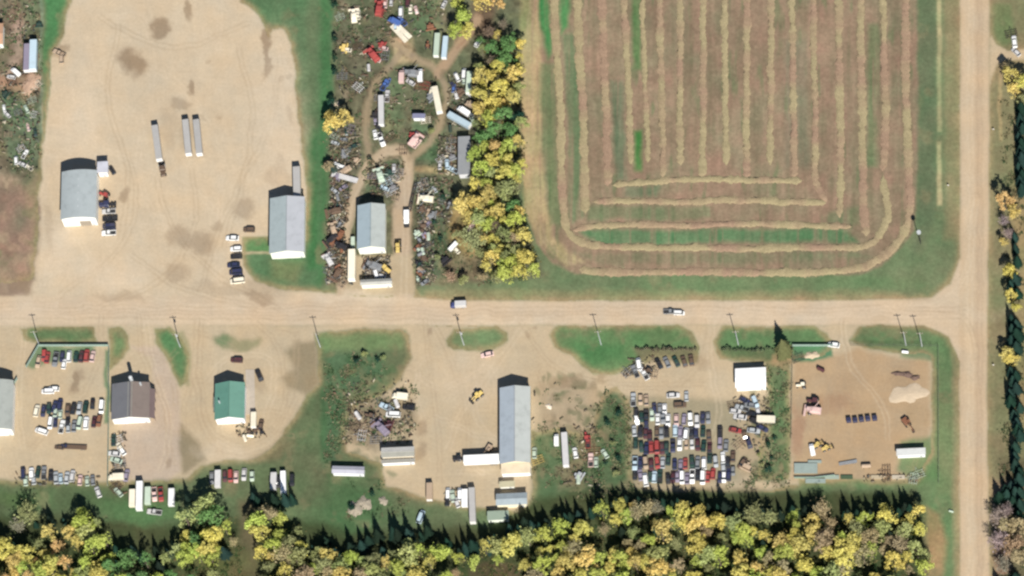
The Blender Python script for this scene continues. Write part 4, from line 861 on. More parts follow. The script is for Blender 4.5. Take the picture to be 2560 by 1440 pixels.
G_, hw, hd = building('long_shop', 'long pale blue-grey gabled shop, the longest building in the picture', 'shop building', (1249, 968, 1326, 1158), 6.3, 'y', 1.9, (196, 202, 204), (226, 212, 178), halves=((188, 198, 204), (206, 210, 202)), doors=())
s = MB(); s.add([(-hw, -hd-.1, 5.4), (hw, -hd-.1, 5.4), (hw, -hd-3.6, 3.6), (-hw, -hd-3.6, 3.6), (-hw, -hd-.1, 5.5), (hw, -hd-.1, 5.5), (hw, -hd-3.6, 3.7), (-hw, -hd-3.6, 3.7)], [(3, 2, 1, 0), (4, 7, 6, 5), (3, 2, 6, 7), (0, 3, 7, 4), (1, 2, 6, 5)], roofmat((222, 204, 172)))
s.build('lean_to_roof', G_)
s = MB(); s.box(-hw+.2, hw-.2, -hd-3.4, -hd-.05, 0, 3.58, wallmat((248, 246, 240))); s.build('lean_to', G_)
building('storage_shed', 'white shed with striped white and grey roof right of the junk piles', 'shed', (953, 1118, 1036, 1142), 4.6, 'x', .6, (232, 228, 214), (216, 206, 186), halves=((176, 174, 160), (238, 234, 222)))
building('lean_to_shed', 'white lean-to on the front of the striped white shed', 'shed', (953, 1148, 1037, 1157), 3.2, 'flat', 0, (176, 172, 160), (250, 246, 236))
building('mobile_home', 'slightly turned white mobile home alone in the grass', 'mobile home', (830, 1166, 911, 1184), 3.5, 'x', .5, (206, 204, 212), (250, 248, 246), rot=R(-4.5))
building('storage_shed', 'blue-grey roofed shed right below the longest building', 'shed', (1240, 1233, 1318, 1262), 3.8, 'x', .7, (182, 194, 196), (232, 222, 196))
building('storage_shed', 'small pale green-grey shed at the spruces, lowest of the sheds', 'shed', (1218, 1277, 1272, 1300), 3.3, 'flat', 0, (168, 184, 162), (226, 232, 220))
building('shed', 'tiny cream shed between the longest building and the shed below', 'shed', (1248, 1203, 1287, 1218), 2.6, 'flat', 0, (214, 206, 170), (246, 240, 222))
building('white_roofed_shed', 'bright white roofed square shed beside the drive and a spruce', 'shed', (1838, 920, 1915, 968), 4.2, 'x', .35, (246, 246, 244), (252, 252, 250), cap=False)
building('white_shed', 'low bright white shed in the lower right corner of the fenced lot', 'shed', (2241, 1121, 2314, 1138), 3.4, 'flat', 0, (240, 240, 232), (252, 252, 244))
building('long_shed', 'long narrow grey shed against the tree belt in the scrapyard', 'shed', (1145, 341, 1175, 436), 4.4, 'x', .05, (164, 166, 166), (200, 200, 202), cap=False)
building('house', 'cream wall of a house cut by the top left edge', 'house', (-60, 60, 8, 112), 4.5, 'x', .8, (222, 176, 140), (252, 246, 220))
building('site_cabin', 'white box cabin in the middle of the scrapyard loop', 'cabin', (1031, 284, 1063, 296), 3.2, 'flat', 0, (150, 150, 176), (252, 252, 252), rot=R(-4))

# ================================================================ VEHICLES
def ring(x, hw, zb, zm, zt, tw):
    return [(-hw, x, zb), (hw, x, zb), (hw, x, zm), (tw, x, zt), (-tw, x, zt), (-hw, x, zm)]
def wheel_mesh(r, w_):
    b = MB(); b.bar((-w_/2, 0, 0), (w_/2, 0, 0), r, M['tyre'], 12); b.bar((-w_/2-.02, 0, 0), (w_/2+.02, 0, 0), r*.55, M['rim'], 8); return b.mesh('wheel')
W1, W2, W3 = wheel_mesh(.34, .24), wheel_mesh(.5, .3), wheel_mesh(.8, .5)
def glassq(a, mt=None):
    b = MB(); b.add(a, [(0, 1, 2, 3)], mt or M['glass']); return b
def car_proto(L=4.8, Wd=1.86, hood=.95, roof=1.45, c0=.1, c1=.24, c2=-.30, c3=-.42, kind='sedan'):
    """y is forward; the cabin stands between fractions c3..c0 of the length"""
    hw = Wd/2; l = L/2; b = MB()
    tail = hood if kind != 'van' else hood+.05
    b.loft([ring(-l, hw*.86, .35, .6, tail-.14, hw*.76), ring(-l+.12, hw*.96, .25, .72, tail-.02, hw*.84), ring(c3*L, hw, .22, .8, tail+.03, hw*.88), ring(c1*L, hw, .22, .8, hood+.02, hw*.88), ring(l-.5, hw*.97, .25, .72, hood-.1, hw*.82), ring(l, hw*.8, .35, .55, hood-.3, hw*.66)], M['paint'])
    z0 = hood+.02; rt = hw*.70; bt = hw*.86
    y1, y2, y3, y4 = c1*L, c0*L, c2*L, c3*L
    b.add([(-rt, y2, roof), (rt, y2, roof), (rt, y3, roof), (-rt, y3, roof), (-rt*.98, (y2+y3)/2, roof+.05), (rt*.98, (y2+y3)/2, roof+.05)], [(0, 4, 5, 1), (4, 3, 2, 5)], M['paint'])
    parts = [('body', b.mesh('body'), True, [])]
    parts.append(('windshield', glassq([(-bt, y1, z0), (bt, y1, z0), (rt, y2, roof), (-rt, y2, roof)]).mesh('windshield'), False, []))
    parts.append(('rear_window', glassq([(bt, y4, z0), (-bt, y4, z0), (-rt, y3, roof), (rt, y3, roof)]).mesh('rear_window'), False, []))
    for s in (-1, 1):
        parts.append(('side_window', glassq([(s*bt, y4, z0), (s*bt, y1, z0), (s*rt, y2, roof), (s*rt, y3, roof)]).mesh('side_window'), False, []))
    wl = [('wheel', W1, (s*(hw-.1), yy, .34)) for s in (-1, 1) for yy in (l*.62, -l*.62)]
    return parts, wl
def pickup_proto():
    L, hw = 5.6, .98; l = L/2; b = MB()
    b.loft([ring(-l+2.15, hw, .4, .9, 1.08, hw*.92), ring(l-1.4, hw, .4, .9, 1.1, hw*.9), ring(l-.3, hw*.97, .4, .85, 1.02, hw*.85), ring(l, hw*.86, .45, .7, .85, hw*.76)], M['paint'])
    b.box(-hw, -hw+.12, -l, -l+2.15, .45, 1.08, M['paint']); b.box(hw-.12, hw, -l, -l+2.15, .45, 1.08, M['paint']); b.box(-hw+.12, hw-.12, -l, -l+.1, .45, 1.05, M['paint'])
    rt = hw*.74; y2, y3 = .55, -.55; b.add([(-rt, y2, 1.78), (rt, y2, 1.78), (rt, y3, 1.78), (-rt, y3, 1.78)], [(3, 2, 1, 0)], M['paint'])
    bed = MB(); bed.box(-hw+.12, hw-.12, -l+.1, -l+2.12, .5, .62, M['dark'])
    parts = [('body', b.mesh('body'), True, []), ('cargo_bed', bed.mesh('cargo_bed'), False, [])]
    bt = hw*.9; y1, y4, z0 = 1.2, -.64, 1.1
    parts.append(('windshield', glassq([(-bt, y1, z0), (bt, y1, z0), (rt, y2, 1.78), (-rt, y2, 1.78)]).mesh('windshield'), False, []))
    parts.append(('rear_window', glassq([(bt, y4, z0), (-bt, y4, z0), (-rt, y3, 1.78), (rt, y3, 1.78)]).mesh('rear_window'), False, []))
    for s in (-1, 1): parts.append(('side_window', glassq([(s*bt, y4, z0), (s*bt, y1, z0), (s*rt, y2, 1.78), (s*rt, y3, 1.78)]).mesh('side_window'), False, []))
    return parts, [('wheel', W1, (s*(hw-.1), yy, .36)) for s in (-1, 1) for yy in (l*.62, -l*.6)]
def tractor_proto():   # highway tractor unit
    b = MB(); b.box(-1.2, 1.2, -.6, 1.6, 1.0, 3.1, M['paint'], .25); b.box(-.9, .9, 1.6, 3.6, .9, 2.0, M['paint'], .2)
    f = MB(); f.box(-.5, .5, -3.4, 1.0, .75, 1.0, M['dark']); f.box(-1.15, -.6, -.5, .9, .5, 1.0, M['galv']); f.box(.6, 1.15, -.5, .9, .5, 1.0, M['galv']); f.bar((0, -2.2, 1.0), (0, -2.2, 1.2), .5, M['dark'], 10)
    g_ = glassq([(-1.0, 1.63, 2.05), (1.0, 1.63, 2.05), (.95, 1.42, 2.9), (-.95, 1.42, 2.9)])
    st_ = [MB().bar((q, -.5, 1), (q, -.5, 3.7), .09, M['galv']).mesh('exhaust_stack') for q in (-1.28, 1.28)]
    return [('cab', b.mesh('cab'), True, []), ('frame', f.mesh('frame'), False, []), ('windshield', g_.mesh('windshield'), False, []), ('exhaust_stack', st_[0], False, []), ('exhaust_stack', st_[1], False, [])], \
        [('wheel', W2, (s*1.05, yy, .5)) for s in (-1, 1) for yy in (2.9, -1.6, -2.9)]
def trailer_proto(L, Wd=2.6, H=4.0, ribs=True):
    l, hw = L/2, Wd/2; b = MB(); b.box(-hw, hw, -l, l, 1.15, H, M['paint'], .06)
    d = [MB().box(q, w_, -l-.05, -l, 1.3, H-.15, M['white']).mesh('rear_door') for q, w_ in ((-hw+.1, -.03), (.03, hw-.1))]
    f = MB(); f.box(-.5, .5, -l+.3, l-.5, .8, 1.14, M['dark']); f.box(-.9, -.75, l-3, l-2.8, 0, 1, M['dark']); f.box(.75, .9, l-3, l-2.8, 0, 1, M['dark'])
    return [('box_body', b.mesh('box_body'), True, []), ('rear_door', d[0], False, []), ('rear_door', d[1], False, []), ('frame', f.mesh('frame'), False, [])], [('wheel', W2, (s*(hw-.22), -l+yy, .5)) for s in (-1, 1) for yy in (1.6, 2.9)]
def flatbed_proto(L=12):
    l = L/2; b = MB()
    for k in range(6): b.box(-1.2+k*.4, -.82+k*.4, -l, l, 1.1, 1.2, M['flat'])
    f = MB(); f.box(-.5, -.35, -l, l, .7, 1.09, M['dark']); f.box(.35, .5, -l, l, .7, 1.09, M['dark'])
    return [('deck', b.mesh('deck'), True, []), ('frame', f.mesh('frame'), False, [])], [('wheel', W2, (s*1.0, -l+yy, .5)) for s in (-1, 1) for yy in (1.4, 2.7)]
def boxtruck_proto(L=6.5):
    l = L/2; b = MB(); b.box(-1.15, 1.15, -l, l-1.9, .9, 3.1, M['paint'], .08)
    c = MB(); c.box(-1.05, 1.05, l-1.85, l-.6, .6, 2.3, M['paint'], .25); c.box(-.9, .9, l-.6, l, .6, 1.4, M['paint'], .2)
    g_ = glassq([(-.95, l-.58, 1.45), (.95, l-.58, 1.45), (.85, l-.75, 2.15), (-.85, l-.75, 2.15)])
    f = MB(); f.box(-.5, .5, -l+.1, l-.3, .5, .88, M['dark'])
    return [('box_body', b.mesh('box_body'), True, []), ('cab', c.mesh('cab'), True, []), ('windshield', g_.mesh('windshield'), False, []), ('frame', f.mesh('frame'), False, [])], [('wheel', W2, (s*.95, yy, .5)) for s in (-1, 1) for yy in (l*.62, -l*.55)]
def loader_proto():
    b = MB(); b.box(-.8, .8, -2.4, -.3, .8, 1.9, M['paint'], .15); b.box(-.6, .6, -.3, 1.2, .8, 1.4, M['paint'], .1)
    c = MB(); c.box(-.7, .7, -.6, .7, 1.9, 2.1, M['paint']); c.box(-.65, .65, -.55, .65, 2.1, 2.95, M['glass']); c.box(-.75, .75, -.65, .75, 2.95, 3.08, M['paint'])
    a = [MB().bar((q, 1.0, 1.4), (q, 3.0, .8), .13, M['paint']).mesh('lift_arm') for q in (-.5, .5)]
    k = MB(); k.loft([[(-1.3, 2.9, .2), (-1.3, 3.7, .1), (-1.3, 3.75, .2), (-1.3, 3.0, 1.2)], [(1.3, 2.9, .2), (1.3, 3.7, .1), (1.3, 3.75, .2), (1.3, 3.0, 1.2)]], M['dark'])
    return [('body', b.mesh('body'), True, []), ('cab', c.mesh('cab'), True, []), ('lift_arm', a[0], True, []), ('lift_arm', a[1], True, []), ('bucket', k.mesh('bucket'), False, [])], [('wheel', W3, (s*1.1, yy, .8)) for s in (-1, 1) for yy in (1.0, -1.5)]
def excavator_proto():
    t = MB(); 
    for s in (-1, 1): t.box(s*1.1-.3, s*1.1+.3, -1.9, 1.9, 0, .8, M['dark'], .15)
    b = MB(); b.box(-1.3, 1.3, -2.2, 1.2, 1.0, 2.0, M['paint'], .15); b.bar((0, 0, .6), (0, 0, 1.0), .6, M['dark'], 10)
    c = MB(); c.box(-1.25, -.3, .1, 1.5, 2.0, 2.9, M['glass']); c.box(-1.3, -.25, .05, 1.55, 2.9, 3.0, M['paint'])
    a = MB(); a.bar((.2, 1.0, 1.8), (.2, 3.6, 4.0), .22, M['paint']); a.bar((.2, 3.6, 4.0), (.2, 5.6, 1.6), .17, M['paint'])
    k = MB(); k.loft([[(-.3, 5.3, .6), (-.3, 6.0, .8), (-.3, 5.9, 1.6), (-.3, 5.3, 1.6)], [(.7, 5.3, .6), (.7, 6.0, .8), (.7, 5.9, 1.6), (.7, 5.3, 1.6)]], M['dark'])
    return [('track_frame', t.mesh('track_frame'), False, []), ('body', b.mesh('body'), True, []), ('cab', c.mesh('cab'), True, []), ('boom', a.mesh('boom'), True, []), ('bucket', k.mesh('bucket'), False, [])], []
def combine_proto():
    b = MB(); b.box(-1.4, 1.4, -3.4, 1.6, 1.0, 3.0, M['flat'], .3); b.box(-1.1, 1.1, -1.8, .6, 3.0, 3.6, M['flat'], .1)
    c = MB(); c.box(-.8, .8, 1.6, 2.9, 1.6, 2.2, M['flat']); c.box(-.75, .75, 1.65, 2.85, 2.2, 3.1, M['glass']); c.box(-.9, .9, 1.5, 3.0, 3.1, 3.2, M['flat'])
    h = MB(); h.box(-2.6, 2.6, 3.4, 4.3, .3, 1.1, M['flat']); h.bar((-2.5, 4.5, .9), (2.5, 4.5, .9), .35, M['rust'], 6)
    u = MB(); u.bar((1.2, -.5, 3.3), (3.6, -2.0, 3.6), .16, M['flat'])
    return [('body', b.mesh('body'), True, []), ('cab', c.mesh('cab'), True, []), ('header', h.mesh('header'), True, []), ('unloading_auger', u.mesh('unloading_auger'), True, [])], [('wheel', W3, (s*1.5, 1.6, .8)) for s in (-1, 1)]+[('wheel', W2, (s*1.1, -2.5, .5)) for s in (-1, 1)]
def farmtractor_proto():
    b = MB(); b.box(-.4, .4, .2, 2.2, .8, 1.6, M['flat'], .12); b.box(-.5, .5, -1.2, .2, .8, 1.3, M['flat'], .08)
    c = MB(); c.box(-.65, .65, -1.1, .15, 1.3, 2.3, M['glass']); c.box(-.75, .75, -1.25, .25, 2.3, 2.42, M['flat'])
    return [('body', b.mesh('body'), True, []), ('cab', c.mesh('cab'), True, [])], [('wheel', W3, (s*.95, -1.0, .8)) for s in (-1, 1)]+[('wheel', W1, (s*.7, 1.7, .34)) for s in (-1, 1)]
def harrow_proto():
    f = MB()
    for k in range(4): f.bar((-2.6, -1.5+k, .7), (2.6, -1.5+k, .7), .08, M['flat'], 4)
    for k in range(3): f.bar((-2+k*2, -1.6, .75), (-2+k*2, 1.6, .75), .08, M['flat'], 4)
    f.bar((-.6, 1.5, .7), (0, 3.4, .5), .07, M['flat'], 4); f.bar((.6, 1.5, .7), (0, 3.4, .5), .07, M['flat'], 4)
    t = MB()
    for k in range(4):
        for j in range(9): t.bar((-2.4+j*.6, -1.5+k, .7), (-2.3+j*.6, -1.7+k, .02), .04, M['rust'], 3)
    return [('frame', f.mesh('frame'), True, []), ('tines', t.mesh('tines'), False, [])], [('wheel', W1, (s*1.4, -.6, .34)) for s in (-1, 1)]
def tank_proto():
    b = MB(); n = 12
    rg = []
    for y, r in ((-1.9, .5), (-1.7, .85), (1.7, .85), (1.9, .5)): rg.append([(math.cos(2*math.pi*i/n)*r, y, 1.25+math.sin(2*math.pi*i/n)*r) for i in range(n)])
    b.loft(rg, M['flat']); c = MB()
    for y in (-1.1, 1.1): c.box(-.7, .7, y-.12, y+.12, 0, .7, M['dark'])
    return [('shell', b.mesh('shell'), True, []), ('cradle', c.mesh('cradle'), False, [])], []
def swather_proto():
    b = MB(); b.box(-1.6, 1.6, -1.0, .6, .8, 1.9, M['flat'], .15); b.box(-.5, .5, .6, 1.6, .9, 1.5, M['flat'])
    h = MB(); h.bar((-2.4, -1.6, .8), (2.4, -1.6, .8), .4, M['flat'], 8); c = MB(); c.bar((0, 1.5, .9), (0, 3.2, .5), .09, M['rust'], 4)
    return [('body', b.mesh('body'), True, []), ('pickup_drum', h.mesh('pickup_drum'), True, []), ('drawbar', c.mesh('drawbar'), False, [])], [('wheel', W2, (s*1.75, -.2, .5)) for s in (-1, 1)]
def cube_proto():
    b = MB(); b.box(-.62, .62, -.62, .62, .18, 1.25, M['paint'], .08); c = MB()
    for k in (-1, 0, 1): c.box(-.65, .65, k*.5-.06, k*.5+.06, 0, .17, M['wood'])
    l_ = MB(); l_.bar((0, 0, 1.25), (0, 0, 1.33), .16, M['dark'], 8)
    return [('tank_body', b.mesh('tank_body'), True, []), ('pallet', c.mesh('pallet'), False, []), ('lid', l_.mesh('lid'), False, [])], []
def crane_proto():
    b = MB(); b.box(-1.15, 1.15, -4.2, 0, .9, 3.0, M['paint'], .1); c = MB(); c.box(-1.05, 1.05, 0.1, 1.7, .7, 2.6, M['paint'], .2)
    d = MB(); d.box(-1.1, 1.1, 1.7, 3.2, .8, 1.5, M['dark'])
    return [('box_body', b.mesh('box_body'), True, []), ('cab', c.mesh('cab'), True, []), ('deck', d.mesh('deck'), False, [])], [('wheel', W2, (s*.95, yy, .5)) for s in (-1, 1) for yy in (-2.8, 1.2)]
PR = dict(sedan=car_proto(), hatch=car_proto(4.3, 1.8, .98, 1.5, .1, .25, -.36, -.46), suv=car_proto(4.8, 1.95, 1.12, 1.78, .14, .25, -.42, -.48), van=car_proto(5.2, 2.0, 1.1, 2.0, .24, .36, -.44, -.485, 'van'), pickup=pickup_proto(),
          semi_tractor=tractor_proto(), trailer=trailer_proto(15.5), shorttrailer=trailer_proto(7.2, 2.4, 3.2), midtrailer=trailer_proto(12, 2.6, 3.9), flatbed=flatbed_proto(), boxtruck=boxtruck_proto(), loader=loader_proto(), excavator=excavator_proto(),
          combine=combine_proto(), farmtractor=farmtractor_proto(), harrow=harrow_proto(), tank=tank_proto(), baler=swather_proto(), cubetank=cube_proto(), crane=crane_proto())
INFO = dict(sedan=('parked_car', 'sedan', 'car'), hatch=('parked_car', 'hatchback', 'car'), suv=('parked_car', 'boxy car', 'car'), van=('van', 'van', 'van'), pickup=('pickup_truck', 'pickup', 'pickup truck'), semi_tractor=('truck_tractor', 'tractor unit', 'truck'),
            trailer=('semi_trailer', 'semi-trailer', 'trailer'), shorttrailer=('cargo_trailer', 'short trailer', 'trailer'), midtrailer=('cargo_trailer', 'box trailer', 'trailer'), flatbed=('flatbed_trailer', 'flatbed trailer', 'trailer'), boxtruck=('box_truck', 'box truck', 'truck'),
            loader=('wheel_loader', 'wheel loader', 'loader'), excavator=('excavator', 'excavator', 'excavator'), combine=('combine_harvester', 'combine harvester', 'harvester'), farmtractor=('farm_tractor', 'farm tractor', 'tractor'), harrow=('harrow', 'harrow', 'farm implement'),
            tank=('fuel_tank', 'lying tank', 'tank'), baler=('baler', 'baler', 'farm implement'), cubetank=('cube_tank', 'square tank', 'tank'), crane=('service_truck', 'service truck', 'truck'))
VC = dict(W=('white', (.78, .78, .76)), K=('black', (.022, .022, .026)), N=('navy', (.03, .035, .08)), B=('blue', (.07, .13, .34)), S=('silver', (.38, .40, .41)), G=('grey', (.20, .21, .22)), R=('red', (.31, .055, .05)), M=('maroon', (.075, .028, .033)),
          D=('dark green', (.02, .05, .04)), T=('tan', (.40, .30, .21)), O=('brown', (.12, .08, .055)), P=('pale pink', (.62, .44, .40)), C=('cream', (.72, .66, .52)), Y=('yellow', (.62, .46, .15)), L=('pale blue', (.40, .50, .56)), F=('pale grey', (.52, .51, .50)), E=('rusty', (.20, .09, .05)), J=('light grey', (.37, .36, .345)), U=('mauve grey', (.24, .21, .27)), H=('pale green', (.42, .50, .40)))
def veh(kind, x, y, ang, c, place, group=None, axis='x', desc=None, scale=1.0, label=None, h=None):
    nm, word, cat = INFO[kind]; parts, wl = PR[kind]
    hz = h if h is not None else {'trailer': 2.6, 'midtrailer': 2.5, 'shorttrailer': 2.0, 'combine': 1.5, 'semi_tractor': 1.5, 'boxtruck': 1.8}.get(kind, .75)
    p = P(x, y, hz); o = bpy.data.objects.new(nm, None); COL.objects.link(o)
    o.location = (p.x, p.y, 0); o.rotation_euler = (0, 0, R(ang)); o.scale = (scale,)*3
    cn, col = VC[c]; j = rnd.uniform(.9, 1.1); col = tuple(min(.82, q*j) for q in col)
    if kind in ('sedan', 'hatch', 'suv', 'van', 'pickup') and scale == 1.0: q_ = rnd.uniform(.94, 1.08); o.scale = (q_*1.03, q_*rnd.uniform(1.0, 1.08), q_)
    for n_, me, oc, _s in parts:
        q_ = link(n_, me, o, color=col)
        if n_ == 'tines': q_['kind'] = 'stuff'
    for n_, me, lc in wl: link(n_, me, o, loc=lc)
    o['category'] = cat
    if group: o['group'] = group
    if label: o['label'] = label
    else: reg(o, desc or f'{cn} {word}', place, x, y, axis)
    return o
def lotrow(y, spec, place, group, ang=0, jit=2.5):
    for it in spec.split():
        q = it.split(':'); x = float(q[0]); c = q[1]; dy = float(q[2]) if len(q) > 2 else 0
        kind = q[3] if len(q) > 3 and q[3] else rnd.choice(['sedan', 'sedan', 'sedan', 'suv', 'hatch', 'pickup'])
        veh(kind, x+rnd.uniform(-1, 1), y+dy+rnd.uniform(-jit, jit)*.5, ang+rnd.uniform(-4, 4)+rnd.choice([0, 180]), c, place, group)
# --- crowded car lot (rows from the top)
CG = 'cars packed into the crowded lot'
X0 = 'of the crowded lot'
def Z(x): return 1560+x/6.
def row(yz, spec, nm):
    for it in spec.split():
        q = it.split(':'); kind = q[2] if len(q) > 2 and q[2] else rnd.choice(['sedan', 'sedan', 'sedan', 'suv', 'hatch', 'pickup'])
        dy = float(q[3]) if len(q) > 3 else 0
        veh(kind, Z(float(q[0])), 980+(yz+dy)/6.+rnd.gauss(0, 2.6), rnd.gauss(0, 3.5)+rnd.choice([0, 180]), q[1], f'in {nm} {X0}', CG)
row(115, '140:S 248:T 335:T', 'the top left corner'); row(225, '455:N 540:G 608:W', 'the second row')
row(365, '180:K:suv:-40 262:D 335:K 420:H 505:W::30 585:G:pickup:10 660:W::50', 'the third row'); row(420, '785:P 900:U:suv:-20 995:W:suv:10 1095:F 1180:N:sedan:-10 1262:G:sedan:10', 'the third row')
row(480, '335:N:sedan:20 190:W:hatch:-70', 'the left part'); row(600, '155:S 245:K 325:M:sedan:20 388:M:sedan:30 495:O 560:G:sedan:-10 638:K', 'the fourth row'); row(600, '770:L 845:U:suv:-20 930:W:van:30 1010:K 1080:N 1185:D 1275:O:sedan:30 1440:K', 'the fourth row')
row(800, '175:D 260:D:sedan:40 338:N:sedan:40 410:R:suv:20 495:R:van:20 575:M:sedan:30 635:D:sedan:30 735:N:pickup:10 835:W 935:T 1020:F 1105:M 1195:D 1285:M:sedan:30 1440:U:suv:-30 1530:G', 'the fifth row')
row(1060, '165:L 245:N 325:T 410:M 500:R:suv:10 580:S 665:D:sedan:-60 760:N 850:U:sedan:40 920:R 1020:D 1105:G 1200:W:van:20 1285:D:sedan:-60 1375:S 1485:W:suv:-60 1555:K 1635:O:sedan:-70 1490:S:hatch:60', 'the sixth row')
row(1260, '165:K 245:U 322:W:van:30 395:D 455:L:suv:10 540:D 660:K 735:M:sedan:20 800:U:sedan:-10 870:W:van:30 945:U 1025:W 1105:K 1180:W:van:10 1255:R 1335:R:suv 1440:N 1500:W:hatch:30 1570:N 1635:G:hatch:-60', 'the bottom row')
# --- scattered vehicles to its right
JG = 'worn vehicles between the white-roofed shed and the grass strip'
for x, y, a, c, k in [(1862, 1000, 60, 'N', 'sedan'), (1876, 1012, 80, 'G', 'sedan'), (1888, 1004, 20, 'L', 'suv'), (1855, 1020, 70, 'S', 'pickup'), (1880, 1034, 80, 'K', 'sedan'), (1850, 1042, 80, 'F', 'sedan'), (1890, 1054, 60, 'K', 'suv'), (1838, 1075, 75, 'R', 'sedan'), (1906, 1070, 60, 'N', 'sedan'), (1884, 1076, 80, 'S', 'sedan'), (1862, 1090, 15, 'O', 'sedan'), (1872, 1106, 15, 'N', 'sedan'),
                      (1846, 1110, 40, 'T', 'harrow'), (1856, 1158, -35, 'O', 'sedan'), (1868, 1166, -30, 'T', 'baler'), (1834, 1012, 10, 'O', 'harrow'), (1838, 1028, 80, 'F', 'hatch'), (1896, 1032, 10, 'F', 'sedan'), (1915, 1048, 85, 'C', 'shorttrailer'), (1700, 1012, 90, 'O', 'suv'), (1683, 988, 90, 'F', 'sedan'), (1716, 990, 0, 'S', 'hatch')]:
    veh(k, x, y, a+rnd.choice([0, 180]), c, 'below the bright white roofed shed' if y < 1095 and x > 1800 else ('above the crowded lot' if x < 1800 else 'right of the crowded lot'), JG, 'y')
for i, (x, y, c, a) in enumerate([(1647, 908, 'K', 25), (1667, 905, 'G', 22), (1690, 903, 'D', 24), (1710, 903, 'O', 16), (1728, 900, 'O', 8)]):
    veh('sedan', x, y, a, c, 'below the hedge beside the drive', 'slanted row of dark cars', desc=f'slanted {VC[c][0]} sedan', scale=1.05)
veh('van', 1597, 910, 8, 'W', 'left of the slanted dark cars'); veh('pickup', 1610, 934, 30, 'W', 'below the white van by the slanted cars'); veh('pickup', 1588, 928, 20, 'G', 'left of the slanted dark cars'); veh('harrow', 1570, 930, 40, 'G', 'left of the white van by the hedge'); veh('harrow', 1635, 932, 80, 'T', 'below the slanted dark cars'); veh('farmtractor', 1620, 928, 70, 'O', 'below the slanted dark cars')
# --- fenced west lot
LG = 'cars in the fenced west lot'
Q = 260/1440.
def lrow(items, nm):
    for x, y, c, k in items: veh(k, 40+x*Q, 850+y*Q, rnd.uniform(-5, 5)-6+rnd.choice([0, 180]), c, nm, LG)
lrow([(310, 300, 'T', 'sedan'), (390, 215, 'R', 'suv'), (432, 240, 'R', 'sedan'), (548, 270, 'G', 'pickup'), (640, 230, 'N', 'sedan'), (735, 225, 'W', 'van'), (830, 230, 'D', 'sedan'), (905, 225, 'M', 'sedan'), (978, 215, 'R', 'suv'), (1060, 225, 'P', 'sedan'), (665, 330, 'W', 'hatch')], 'in the top row of the west lot')
lrow([(285, 980, 'C', 'suv'), (378, 980, 'N', 'sedan'), (455, 945, 'D', 'sedan'), (535, 920, 'N', 'sedan'), (608, 895, 'N', 'suv'), (715, 970, 'O', 'sedan'), (795, 945, 'K', 'sedan'), (875, 945, 'S', 'sedan'), (965, 930, 'D', 'suv'), (1060, 880, 'K', 'sedan'), (1185, 925, 'W', 'van')], 'in the middle row of the west lot')
lrow([(475, 1150, 'W', 'van'), (545, 1130, 'N', 'sedan'), (635, 1200, 'W', 'pickup'), (715, 1130, 'K', 'sedan'), (725, 1210, 'S', 'hatch'), (805, 1190, 'G', 'sedan'), (880, 1150, 'H', 'van'), (970, 1150, 'W', 'suv'), (1080, 1130, 'M', 'sedan'), (1150, 1120, 'E', 'suv'), (545, 1010, 'H', 'hatch'), (615, 1020, 'H', 'hatch')], 'in the lower row of the west lot')
veh('van', 120, 978, 88, 'W', '', label='white van parked crosswise above the middle row of the fenced lot'); veh('hatch', 134, 972, 86, 'W', '', label='small white hatchback touching the crosswise white van'); veh('van', 104, 1078, 68, 'W', '', label='white van parked aslant at the lower left of the fenced lot')
for x, c, k, dy in [(58, 'N', 'van', -5), (64, 'H', 'hatch', 14), (79, 'W', 'suv', -4), (84, 'S', 'hatch', 10), (95, 'D', 'sedan', -8), (110, 'G', 'pickup', -6), (127, 'K', 'sedan', 0), (140, 'S', 'sedan', 6), (152, 'L', 'hatch', 8), (167, 'S', 'sedan', 6), (181, 'F', 'suv', 2), (200, 'P', 'hatch', 12), (218, 'H', 'hatch', 14), (232, 'G', 'hatch', 12)]:
    veh(k, x, 1188+dy, rnd.uniform(-8, 8), c, 'in the row below the west lot', 'cars along the lower edge of the west lot')
for x, y, a, c, k in [(148, 1118, 80, 'O', 'sedan'), (165, 1116, 85, 'N', 'pickup'), (188, 1118, 85, 'O', 'flatbed')]:
    veh(k, x, y, a, c, 'in the short row of the west lot', scale=.8)
for x, y, a, c, k in [(292, 1100, 20, 'F', 'harrow'), (300, 1118, 30, 'C', 'sedan'), (286, 1134, 80, 'F', 'sedan'), (304, 1126, 35, 'W', 'hatch'), (290, 1150, 70, 'H', 'sedan'), (300, 1160, 10, 'G', 'harrow'), (290, 1192, 90, 'C', 'boxtruck'), (316, 1188, -10, 'U', 'sedan'), (290, 1218, 40, 'O', 'harrow'), (296, 1230, 40, 'H', 'hatch'), (245, 1230, 20, 'F', 'hatch'), (284, 1100, 0, 'D', 'sedan')]:
    veh(k, x, y, a, c, 'along the fence below the dark-roofed shop', 'vehicles along the fence below the dark-roofed shop', 'y')
